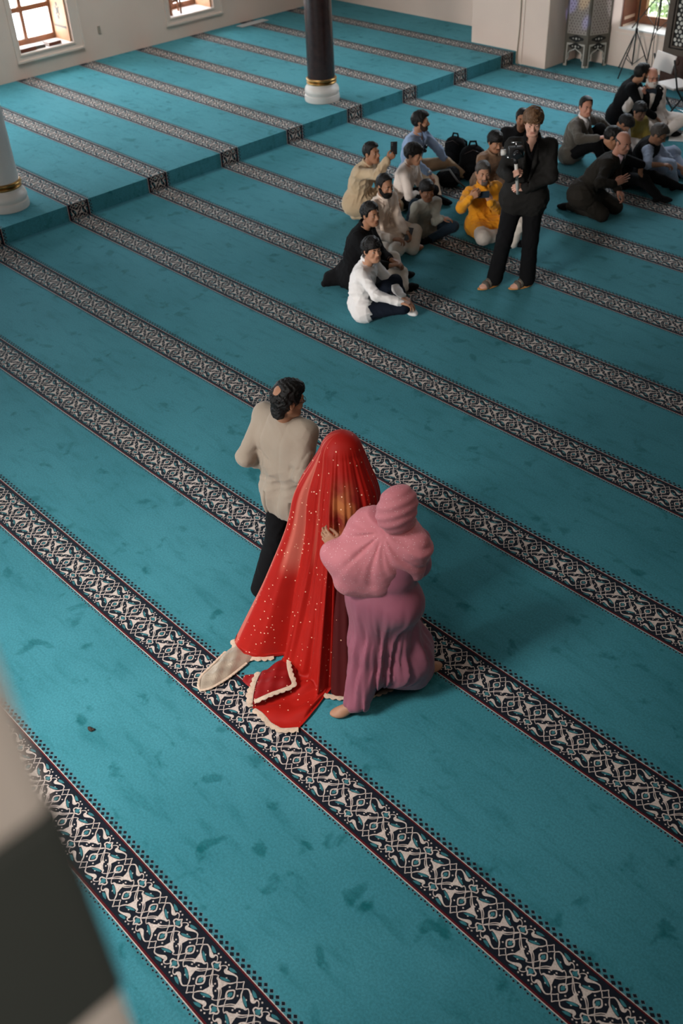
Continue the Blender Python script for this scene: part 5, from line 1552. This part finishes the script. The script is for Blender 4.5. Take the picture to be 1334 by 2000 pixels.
# folded corner of the train with its own lace edge
FLAP = [(-3.547, 1.35), (-3.557, 1.307), (-3.492, 1.194), (-3.403, 1.103), (-3.368, 1.145), (-3.343, 1.237), (-3.317, 1.364), (-3.38, 1.44), (-3.44, 1.50), (-3.50, 1.509), (-3.55, 1.45)]
def patch(name, outline, z0, m, parent, bulge=.02, nring=14, seed=0, uvs=1.0):
    L = smooth_line([(p[0], p[1], 0) for p in outline + [outline[0]]], 8)[:-1, :2]
    c = L.mean(0); V = []; k = len(L)
    for i in range(nring + 1):
        f_ = i / nring
        ring = c + (L - c) * f_
        zz = z0 + bulge * (1 - f_ ** 2) + .008 * np.sin(ring[:, 0] * 60 + seed) * np.sin(ring[:, 1] * 45 + seed * 2) * (1 - f_ ** 4)
        V.append(np.stack([ring[:, 0], ring[:, 1], np.maximum(zz, .012)], -1))
    V = np.concatenate(V); F = [(i * k + j, i * k + (j + 1) % k, (i + 1) * k + (j + 1) % k, (i + 1) * k + j) for i in range(nring) for j in range(k)]
    return mesh_obj(name, V, F, m, parent, True, None, V[:, :2] * uvs)
flap = patch('veil_fold', FLAP, .046, M_VEIL2, BR, .028)
LA = [(-3.378, 1.561), (-3.421, 1.528), (-3.503, 1.506), (-3.468, 1.457), (-3.389, 1.405), (-3.317, 1.364), (-3.331, 1.295), (-3.354, 1.235), (-3.372, 1.171), (-3.398, 1.115)]
lace_strip([(x, y, .075 if i < 9 else .06) for i, (x, y) in enumerate(LA)], .026, 'lace_trim', flap, side=1)
lace_strip([(-3.555, 1.293, .058), (-3.521, 1.23, .056), (-3.464, 1.159, .056), (-3.402, 1.096, .055)], .028, 'lace_trim', flap, side=-1)
TIP = [(-3.634, 1.233), (-3.617, 1.201), (-3.585, 1.188), (-3.512, 1.199), (-3.50, 1.276), (-3.572, 1.30)]
patch('veil_corner', TIP, .020, M_VEIL2, BR, .02, 8, 3)
# pale gold end of the stole trailing behind
GOLD = [(-3.89, 1.385), (-3.883, 1.275), (-3.853, 1.136), (-3.831, 1.035), (-3.793, 0.983), (-3.745, 0.958), (-3.715, 0.995), (-3.70, 1.06), (-3.695, 1.158), (-3.705, 1.307), (-3.709, 1.41), (-3.783, 1.42)]
go = patch('stole_end', GOLD, .014, M_GOLD, BR, .030, 16, 1)
lace_strip([(-3.883, 1.275), (-3.853, 1.136), (-3.831, 1.035), (-3.793, 0.983), (-3.745, 0.958), (-3.715, 0.995), (-3.70, 1.06), (-3.695, 1.158), (-3.705, 1.307)], .010, 'lace_trim', go, z=.020, scallop=.012, side=-1)
# heavy skirt under the veil
th = np.linspace(0, 2 * math.pi, 241)[:-1]; rows = np.linspace(0, 1, 40)
V = []
for q in rows:
    bs = np.interp(np.degrees((th + math.pi * 1.5) % (2 * math.pi) - math.pi * 1.5 + 0) , [-270, -140, -130, -66, -60, 90], [.30, .30, .33, .33, .485, .485])
    rad = .15 + (bs - .15) * q ** .9 + .014 * q * np.sin(th * 19 + 2 * np.sin(th * 3)) + .008 * q * np.sin(th * 37)
    V.append(np.stack([BX + .0 + rad * np.cos(th), BY + rad * np.sin(th), np.full_like(th, 1.0 * (1 - q) + .012)], -1))
V = np.concatenate(V); k = len(th)
F = [(i * k + j, (i + 1) * k + j, (i + 1) * k + (j + 1) % k, i * k + (j + 1) % k) for i in range(len(rows) - 1) for j in range(k)]
skirt = mesh_obj('skirt', V, F, M_SKIRT, BR, True, None, np.stack([np.tile(th * .4, len(rows)), np.repeat(rows, k)], -1))
lace_strip([(BX + .49 * math.cos(a), BY + .49 * math.sin(a)) for a in np.radians(np.linspace(-64, 60, 40))], .030, 'lace_trim', skirt, side=-1)

# woman in mauve
r, J, H, hp, s = person('mauve', 'woman in mauve hijab and abaya holding the back of the bride', S_LIGHT, None, eyes=False, curl=(.5, .6), pn=(None, tuple(IR * -.2 - IC * .9)), feet='rl')
M_HIJAB = silk('mauve_sequinned_georgette', (.62, .215, .245), (.52, .175, .205), .3, .6, (.95, .80, .80), 80, .12)
M_ABAYA = cloth('plum_satin', (.31, .092, .135), .5, .12, bump=.05)
ax = unit(J['neck'] - J['pel']); lt = unit(J['ls'] - J['rs']); fw = unit(np.cross(lt, ax)); bk = -fw
hem_r = J['ra'] + UP * .0; hem_l = J['la'] + UP * .06
P = torso_prims(J, s, .03) + [cap(J['rh'], J['lh'], .122, k=.08),
     cap(J['pel'] + fw * .02, V3(*(J['pel'] * .55 + J['ra'] * .45)[:2], .30), .122, .165, .12), cap(V3(*(J['pel'] * .5 + J['ra'] * .5)[:2], .30), V3(*(J['ra'])[:2] - fw[:2] * .06, .12), .158, .13, .12),
     cap(J['lh'] + bk * .02, J['lk'] + bk * .03, .14, .10, .12), cap(J['lk'] + bk * .03, J['la'] + UP * .02, .10, .072, .08),
     cap(J['la'] * .45 + J['ra'] * .55 + UP * .17, J['la'] * .75 + J['ra'] * .25 + UP * .20, .09, .06, .14)]
P += arm_prims(J, s, .030)
P.append(cap(J['re'], J['rw'], .062, .070, .04))


def abaya_folds(Q, d):
    q = Q - J['pel']; a = np.arctan2(q @ lt, q @ fw); z = Q[:, 2]
    k_ = np.clip((.95 - z) / .5, 0, 1)
    f_ = .55 * np.sin(a * 11 + 2.5 * np.sin(z * 4)) + .4 * np.sin(a * 19 + 1.2 - z * 6) + .25 * np.sin(a * 31 + z * 9)
    hem = .07 + .035 * np.sin(a * 3) - z
    near_leg = np.linalg.norm(Q[:, :2] - J['la'][:2], axis=1) < .16
    return np.maximum(d + f_ * k_ * .013, np.where(near_leg, .055 - z, hem))
sdf_obj('abaya', P, M_ABAYA, r, .0095, .0012, 1.2, 60, extra=abaya_folds)


def uv_obj(o, scale=1.0):
    me = o.data; co = np.empty(len(me.vertices) * 3, dtype=np.float32); me.vertices.foreach_get('co', co); co = co.reshape(-1, 3)
    c_ = co - co.mean(0); uv = np.stack([np.arctan2(c_ @ lt, c_ @ fw) * .22, c_[:, 2]], -1).astype(np.float32)
    lay = me.uv_layers.new(name='UVMap'); vi = np.empty(len(me.loops), dtype=np.int32); me.loops.foreach_get('vertex_index', vi)
    lay.data.foreach_set('uv', uv[vi].ravel())


tL = J['lw'] + bk * .06
hd = [ell(H.w(0, -.014, .024), V3(.098, .116, .118) * H.s, H.M, .03), ell(H.w(0, -.02, -.05), V3(.098, .105, .09) * H.s, H.M, .05),
      cap(J['neck'] + ax * .05, J['neck'] - ax * .02, .10, .13, .05), ell(H.w(0, .118, -.005), V3(.050, .06, .085) * H.s, H.M, .012, 's')]
hood = sdf_obj('hijab_hood', hd, M_HIJAB, r, .0085, .0012, 1.0, 61, extra=lambda Q, d: d + .006 * np.exp(-(((Q - J['neck']) @ ax - .045 - .25 * ((Q - J['neck']) @ lt)) / .010) ** 2) + .003 * np.sin(((Q - J['neck']) @ ax) * 110 + ((Q - J['neck']) @ lt) * 60)); uv_obj(hood)
cp = [cap(J['rs'], J['ls'], .070, .085, .08), cap(J['neck'] - ax * .04 + bk * .03, J['neck'] - ax * .30 + bk * .09 + lt * .02, .12, .10, .10), cap(J['ls'] + bk * .03, J['le'] + bk * .05, .10, .10, .10),
      cap(J['le'] + bk * .04, J['lw'] + bk * .05 - UP * .02, .09, .075, .08), cap(J['ls'] + bk * .05, J['le'] + bk * .08 - UP * .14, .10, .075, .10), cap(J['neck'] - ax * .15 + bk * .08, J['neck'] - ax * .34 + bk * .10 + lt * .12, .10, .08, .10),
      cap(J['rs'] + bk * .02, J['rs'] - UP * .18 + bk * .02, .070, .05, .08), cap(J['neck'] - ax * .05 + fw * .05, J['neck'] - ax * .22 + fw * .10, .10, .10, .08)]


def cape_folds(Q, d):
    q = Q - J['neck']; a = np.arctan2(q @ lt, -(q @ ax) + .05)
    rr_ = np.linalg.norm(q, axis=1)
    return d + (.55 * np.sin(a * 13 + 3 * rr_) + .4 * np.sin(a * 23 + 1.0) + .2 * np.sin(a * 37)) * .008 * np.clip((rr_ - .06) / .12, 0, 1) * np.clip((.42 - rr_) / .2, .25, 1)
cape = sdf_obj('hijab_drape', cp, M_HIJAB, r, .009, .0015, 1.0, 62, extra=cape_folds); uv_obj(cape)
wd = unit(J['lf'] - J['lw']); b = MB()
for q in (-.012, -.004, .006):
    b.tube([J['lw'] + wd * q, J['lw'] + wd * (q + .005)], .034, 18)
b.build('bangle', mat('gold', (.70, .45, .16), .25, metal=1.0), r, True)
BAG1, BAG2, BAG3 = (-8.14, 8.80), (-8.62, 9.02), (-8.16, 8.36)
STAND_HUB, STAND_COLLAR = (-9.107, 13.93), .655
STAND_FEET = [(-9.108, 13.567, .013), (-9.445, 14.09, .013), (-8.86, 14.11, .013)]
STAND2_HUB, STAND2_APEX = (-8.816, 14.05), .66
STAND2_FEET = [(-9.333, 14.165, .62), (-8.50, 14.28, .62), (-8.75, 13.72, .013)]
LAT = (-8.40, 13.60)
CHAIR1, CHAIR1_YAW = (-7.47, 12.41), -.35
PAPER = (-6.92, 11.72)
# ------------------------------------------------------------------ things around the hall
# backpacks by the man in blue
def backpack(c, s_, yaw, label):
    e_ = empty('backpack', (c[0], c[1], 0), label, 'bag')
    c = V3(c[0], c[1], 0)
    x = V3(math.cos(yaw), math.sin(yaw), 0); y = V3(-math.sin(yaw), math.cos(yaw), 0); M = np.stack([x, y, UP], 1)
    P = [ell(c + UP * .21 * s_, V3(.155, .105, .20) * s_, M, .05), cap(c + UP * .10 * s_ - x * .09 * s_, c + UP * .10 * s_ + x * .09 * s_, .10 * s_, k=.06), cap(c + UP * .28 * s_ - x * .05 * s_, c + UP * .28 * s_ + x * .05 * s_, .105 * s_, k=.05)]
    sdf_obj('bag_body', P, C_BLACK, e_, .010, .004, 1, 70)
    P = [ell(c + UP * .13 * s_ + y * -.10 * s_, V3(.11, .045, .09) * s_, M, .03)]
    sdf_obj('front_pocket', P, C_BLACK, e_, .010)
    b_ = MB(); b_.tube([c + UP * .395 * s_ - x * .05 * s_, c + UP * .455 * s_ - x * .035 * s_, c + UP * .455 * s_ + x * .035 * s_, c + UP * .395 * s_ + x * .05 * s_], .014 * s_, 8); b_.build('carry_handle', C_BLACK, e_, True)
    b_ = MB()
    for sx in (-1, 1):
        b_.tube([c + UP * .36 * s_ + x * sx * .06 * s_ + y * .08 * s_, c + UP * .30 * s_ + x * sx * .10 * s_ + y * .16 * s_, c + UP * .14 * s_ + x * sx * .13 * s_ + y * .15 * s_, c + UP * .05 * s_ + x * sx * .13 * s_ + y * .06 * s_], .017 * s_, 8)
    b_.build('shoulder_strap', C_BLACK, e_, True)
    b_ = MB(); b_.tube([c + UP * .33 * s_ - x * .11 * s_ - y * .09 * s_, c + UP * .375 * s_ - y * .085 * s_, c + UP * .33 * s_ + x * .11 * s_ - y * .09 * s_], .004, 6); b_.build('zip', M_SPECS, e_, True)
    return e_


backpack(BAG1, 1.0, .75, 'black backpack standing upright on the carpet left of the man in yellow')
backpack(BAG2, .88, .2, 'black backpack lying behind the knees of the man in blue')
bnd = empty('shoulder_bag', (BAG3[0], BAG3[1], 0), 'crumpled black bag on the carpet at the feet of the man in blue', 'bag')
c = V3(BAG3[0], BAG3[1], 0)
sdf_obj('bag_body', [ell(c + UP * .10, (.17, .12, .11), None, .04), ell(c + UP * .17 + IR * .05, (.09, .10, .07), None, .05)], C_BLACK, bnd, .011, .010, 1.0, 71)
b = MB(); b.tube([c + UP * .2 - IR * .1, c + UP * .25 + IC * .1, c + UP * .12 + IC * .16 + IR * .1, c + UP * .03 + IC * .15 + IR * .2], .012, 8); b.build('strap', mat('grey_strap', (.10, .10, .10), .7), bnd, True)

# inlaid octagonal cabinet beside the pier
M_INLAY = mat('dark_olive_veneer', (.105, .090, .070), .45, .2, 10, spec=.4); M_PEARL = mat('mother_of_pearl', (.52, .49, .44), .3, .3, 60, spec=.5); M_DARKW = mat('ebony', (.012, .011, .010), .5)
CX, CY = -10.005, 14.00
cab = empty('inlaid_cabinet', (CX, CY, 0), 'tall octagonal cabinet inlaid with mother of pearl beside the pier', 'cabinet')
R8 = .315
angs = [math.radians(-67.5 + 45 * k + 9) for k in range(8)]
cor = [V3(CX + R8 * math.cos(a), CY + R8 * math.sin(a) * .45 - .0, 0) for a in angs]
FL, FRT = (-10.30, 13.69), (-9.86, 13.745)   # the two visible faces meet at a corner
c0, c1, c2 = V3(-10.275, 13.685, 0), V3(-9.865, 13.735, 0), V3(-9.70, 14.10, 0)
c3, c4 = V3(-10.10, 14.13, 0), V3(-10.30, 14.05, 0)
ring = [c0, c1, c2, c3, c4]
b = MB()
n5 = len(ring); zb, zt = .36, 2.2
def prism(b_, pts, z0, z1, m=0):
    k = len(pts); b_.add([(p[0], p[1], z0) for p in pts] + [(p[0], p[1], z1) for p in pts], [tuple(range(k))[::-1], tuple(range(k, 2 * k))] + [(i, (i + 1) % k, k + (i + 1) % k, k + i) for i in range(k)], m)
prism(b, ring, zb, zt); b.build('carcass', M_INLAY, cab)
def face_frame(pa, pb):
    t_ = unit(pb - pa); w_ = np.linalg.norm(pb - pa); n_ = np.cross(t_, UP)
    return lambda u, z, o=.004: pa + t_ * (w_ * u) + n_ * o + UP * z
for (pa, pb) in ((c0, c1), (c1, c2)):
    fr = face_frame(pa, pb); w_ = np.linalg.norm(pb - pa)
    q = lambda u0, u1, z0, z1, o=.004: [fr(u0, z0, o), fr(u1, z0, o), fr(u1, z1, o), fr(u0, z1, o)]
    def slab(b_, u0, u1, z0, z1, o=.006, m=0):
        A = q(u0, u1, z0, z1, o); Bk = q(u0, u1, z0, z1, -.02)
        b_.add([tuple(p) for p in A + Bk], [(0, 1, 2, 3), (7, 6, 5, 4), (0, 4, 5, 1), (1, 5, 6, 2), (2, 6, 7, 3), (3, 7, 4, 0)], m)
    # legs and scalloped apron
    leg = MB(); slab(leg, .0, .17, 0, zb, .0); slab(leg, .83, 1.0, 0, zb, .0)
    arch = [(.17, .0), (.17, .10), (.22, .15), (.20, .20), (.27, .235), (.36, .25), (.5, .285), (.64, .25), (.73, .235), (.80, .20), (.78, .15), (.83, .10), (.83, 0)]
    for i in range(1, len(arch) - 2):
        (u0, z0), (u1, z1) = arch[i], arch[i + 1]
        if u1 > u0:
            A = [fr(u0, z0, 0), fr(u1, z1, 0), fr(u1, zb, 0), fr(u0, zb, 0)]; Bk = [fr(u0, z0, -.02), fr(u1, z1, -.02), fr(u1, zb, -.02), fr(u0, zb, -.02)]
            leg.add([tuple(p) for p in A + Bk], [(0, 1, 2, 3), (7, 6, 5, 4), (0, 4, 5, 1), (1, 5, 6, 2), (2, 6, 7, 3), (3, 7, 4, 0)])
    lg = leg.build('leg_panel', M_INLAY, cab)
    pr = MB()
    slab(pr, .10, .145, .02, zb, .004); slab(pr, .855, .90, .02, zb, .004); slab(pr, .10, .90, zb - .03, zb, .004); slab(pr, .02, .145, .0, .03, .004); slab(pr, .855, .98, .0, .03, .004)
    pts = [fr(u, z, .004) for u, z in arch[1:-1]]
    pr.tube(pts, .009, 6)
    pr.build('pearl_border', M_PEARL, lg)
    # dark cartouches with pearl centres
    for zc, hh, uu in ((.315, .05, .28), (.435, .045, .33)):
        pl = MB(); pl.add([tuple(fr(.5 + uu * math.cos(a), zc + hh * math.sin(a) * (1 + .25 * math.cos(4 * a)), .006)) for a in np.linspace(0, 2 * math.pi, 25)[:-1]], [tuple(range(24))])
        o = pl.build('cartouche', M_DARKW, cab)
        pl = MB()
        for du in (-.13, 0, .13):
            k_ = .05 if du == 0 else .03
            pl.add([tuple(fr(.5 + du + a_ * k_, zc + b_ * hh * (.45 if du == 0 else .3), .008)) for a_, b_ in ((-1, 0), (0, -1), (1, 0), (0, 1))], [(0, 1, 2, 3)])
        pl.build('pearl_lozenge', M_PEARL, o)
    # pearl field pierced by rows of small dark lozenges
    pl = MB(); slab(pl, .08, .92, .50, zt - .05, .004); fld = pl.build('pearl_panel', mat('grey_pearl', (.33, .285, .255), .35, .35, 40, spec=.5), cab)
    pl = MB()
    for i, z in enumerate(np.arange(.53, zt - .1, .042)):
        for u in np.arange(.16 + (.065 if i % 2 else 0), .88, .13):
            pl.add([tuple(fr(u + a_ * .022, z + b_ * .014, .007)) for a_, b_ in ((-1, 0), (0, -1), (1, 0), (0, 1))], [(0, 1, 2, 3)])
    pl.build('lozenge_inlay', mat('dark_red_inlay', (.07, .03, .03), .5), fld)
b = MB(); prism(b, [p * 1.0 for p in ring], .0, .012); 

# light stand on the carpet
def stand(name, label, hub, feet, topz, collar_z, r_=.011, apex=None):
    hx, hy = hub
    e_ = empty('light_stand', (hx, hy, 0), label, 'stand')
    b_ = MB(); b_.tube([(hx, hy, collar_z - .30 if apex is None else apex), (hx, hy, topz)], r_, 10); b_.build('pole', M_BLACK, e_, True)
    b_ = MB(); b_.tube([(hx, hy, collar_z - .03), (hx, hy, collar_z + .03)], .022, 12); b_.build('collar', M_BLACK, e_, True)
    for f_ in feet:
        b_ = MB(); b_.tube([(hx, hy, collar_z), f_], .009, 8); lg_ = b_.build('leg', M_BLACK, e_, True)
        b_ = MB(); m_ = V3(hx, hy, collar_z) * .42 + V3(f_) * .58; b_.tube([m_, (hx, hy, (collar_z - .30 if apex is None else apex) + .01)], .006, 6); b_.build('brace', M_BLACK, lg_, True)
        b_ = MB(); b_.sphere(f_, .013, 8); b_.build('rubber_foot', M_BLACK, lg_, True)
    return e_


stand('a', 'black tripod light stand on the carpet in front of the back window', STAND_HUB, STAND_FEET, 2.6, STAND_COLLAR, .011, .13)
stand('b', 'black tripod stand with a foot on the sill of the back window', STAND2_HUB, STAND2_FEET, 2.6, 1.24, .012, STAND2_APEX)
pts = [(STAND2_HUB[0] + .01 * math.sin(z * 9), STAND2_HUB[1] - .03, z) for z in np.linspace(STAND2_APEX - .012, .02, 16)]
tag(on(pts, .005, 'stand_cable', M_BLACK), 'thin black cable hanging from the stand under the back window', 'cable')

# books on the sill of the left window
def book(c, w, d, h, yaw, cover, label):
    e_ = empty('book', tuple(c), label, 'book', 'books on the left window sill')
    R = Matrix.Rotation(yaw, 3, 'Z')
    b_ = MB(); b_.bevbox((-d / 2, -w / 2, 0), (d / 2, w / 2, h * .16), .002, 0, R, c); b_.bevbox((-d / 2, -w / 2, h * .84), (d / 2, w / 2, h), .002, 0, R, c); b_.bevbox((d / 2 - .008, -w / 2, 0), (d / 2, w / 2, h), .002, 0, R, c)
    b_.build('cover', cover, e_)
    b_ = MB(); b_.bevbox((-d / 2 + .005, -w / 2 + .006, h * .16), (d / 2 - .009, w / 2 - .006, h * .84), .001, 0, R, c); b_.build('pages', mat('page_white', (.78, .77, .76), .8), e_)
    b_ = MB(); b_.bevbox((-d / 2 + .006, -w / 2 + .008, h), (d / 2 - .02, w / 2 - .008, h + .003), .001, 0, R, c); b_.build('paper_slip', mat('page_white', (.78, .77, .76), .8), e_)
    return e_


zs = W1[2] + .005
M_RB = mat('red_brown_leather', (.13, .045, .025), .5)
book((XL - .14, 7.26, zs), .30, .22, .055, .05, M_RB, 'red brown bound book lying at the left end of the window sill')
book((XL - .16, 7.52, zs + .0), .17, .20, .045, -.06, mat('dark_grey_cover', (.09, .075, .065), .6), 'grey covered book lying between the two brown ones on the sill')
book((XL - .15, 7.78, zs), .24, .21, .05, .03, M_RB, 'red brown bound book lying at the right of the window sill')

# wooden stool standing in the second window
st = empty('wooden_stool', (XL - .26, 10.45, W2[2] + .005), 'turned wooden stool standing on the sill of the second left window', 'stool')
zz = W2[2] + .006
for i, (dx, dy) in enumerate(((.10, -.20), (.10, .02), (-.12, -.20), (-.12, .12))):
    b = MB(); n_ = 26
    rr = [(.020 + .007 * abs(math.sin(k * 1.25))) if i == 0 else .018 + .008 * (k / n_) for k in range(n_)]
    b.tube([(XL - .20 + dx, 10.45 + dy, zz + .55 * k / (n_ - 1)) for k in range(n_)], rr, 12); b.build('leg', M_WOOD, st, True)
b = MB(); b.bevbox((XL - .36, 10.20, zz + .54), (XL - .06, 10.62, zz + .585), .01); b.build('seat', M_WOOD, st, True)
b = MB(); b.box((XL - .325, 10.24, zz + .15), (XL - .30, 10.58, zz + .20)); b.build('stretcher', M_WOOD, st)

# carved and latticed wooden seat at the right edge
LX, LY = LAT
M_LATW = mat('grey_brown_oak', (.085, .062, .046), .55, .3, 12); M_LATD = mat('dark_carved_oak', (.055, .022, .014), .55, .4, 20)
la = empty('lattice_chair', (LX + .5, LY + .3, 0), 'carved wooden preaching chair with star lattice panel at the right edge', 'chair')
b = MB(); b.box((LX, LY, 0), (LX + 1.3, LY + .7, .52)); b.build('carved_base', M_LATD, la)
b = MB()
b.box((LX, LY - .02, .50), (LX + .09, LY + .05, 2.0)); b.box((LX + 1.2, LY - .02, .50), (LX + 1.3, LY + .05, 2.0)); b.box((LX, LY - .02, .50), (LX + 1.3, LY + .05, .58)); b.box((LX, LY - .02, 1.28), (LX + 1.3, LY + .05, 1.36))
b.box((LX + .115, LY - .012, .60), (LX + .135, LY + .03, 1.28)); b.box((LX + .115, LY - .012, .60), (LX + 1.2, LY + .03, .62))
fr_ = b.build('panel_frame', M_LATW, la)
b = MB(); b.box((LX + .09, LY + .012, .58), (LX + 1.2, LY + .02, 1.28)); b.build('panel_back', M_DARKW, la)
b = MB()
i = 0
for z in np.arange(.65, 1.27, .058):
    i += 1
    for k, x in enumerate(np.arange(LX + .165 + (.034 if i % 2 else 0), LX + 1.18, .068)):
        rad = .027 if (k + i) % 3 else .018
        pts = [(x + rad * math.cos(a), LY - .002, z + rad * math.sin(a)) for a in np.linspace(0, 2 * math.pi, 7)[:-1]]
        bk_ = [(p[0], LY + .012, p[2]) for p in pts]
        b.add(pts + bk_, [tuple(range(6))] + [(q_, 6 + q_, 6 + (q_ + 1) % 6, (q_ + 1) % 6) for q_ in range(6)])
b.build('star_lattice', M_PEARL, la)
b = MB()
for z in (.10, .26, .40):
    for x in np.arange(LX + .1, LX + 1.25, .15):
        b.sphere((x, LY - .002, z), .055, 10, 0, None, (1, .25, 1))
b.build('carved_rosette', M_LATD, la, True)

# white folding chairs
M_CHAIRW = mat('white_plastic', (.66, .60, .56), .5, .05, 5); M_TUBE = mat('black_painted_tube', (.012, .012, .013), .35, spec=.5)
def folding_chair(org, yaw, label, size=1.0):
    e_ = empty('folding_chair', (org[0], org[1], 0), label, 'chair', 'white folding chairs at the right edge')
    R = Matrix.Rotation(yaw, 3, 'Z'); O_ = Vector((org[0], org[1], 0))
    W = lambda x, y, z: tuple(R @ Vector((x, y, z)) + O_)
    b_ = MB()
    Rm = R @ Matrix.Rotation(-.22, 3, 'X')
    b_.bevbox((-.205, -.010, -.115), (.205, .010, .115), .009, 0, Rm, W(0, -.235, .79)); b_.build('backrest', M_CHAIRW, e_, True)
    b_ = MB(); b_.bevbox((-.20, -.20, -.018), (.20, .20, .018), .015, 0, R, W(0, .03, .455)); b_.build('seat', M_CHAIRW, e_, True)
    for sx in (-1, 1):
        b_ = MB(); b_.tube([W(sx * .215, -.25, .86), W(sx * .215, -.12, .45), W(sx * .215, .235, .012)], .0125, 10); b_.build('leg', M_TUBE, e_, True)
        b_ = MB(); b_.tube([W(sx * .19, .16, .45), W(sx * .19, -.30, .012)], .0115, 10); b_.build('leg', M_TUBE, e_, True)
    b_ = MB(); b_.tube([W(-.215, .19, .07), W(.215, .19, .07)], .008, 8); b_.build('crossbar', M_STEEL, e_, True)
    b_ = MB(); b_.tube([W(-.19, -.25, .06), W(.19, -.25, .06)], .008, 8); b_.build('crossbar', M_STEEL, e_, True)
    return e_


folding_chair(CHAIR1, CHAIR1_YAW, 'white folding chair with black legs turned away beside the white bearded man')
# loose white papers by the man in pale blue
b = MB(); c = V3(*PAPER, 0.004); Rp = Matrix.Rotation(.5, 3, 'Z')
b.bevbox((-.105, -.15, 0), (.105, .15, .004), .001, 0, Rp, c)
tag(b.build('paper_sheet', mat('page_white', (.78, .77, .76), .8)), 'white sheet of paper lying on the carpet beside the man in pale blue', 'paper')
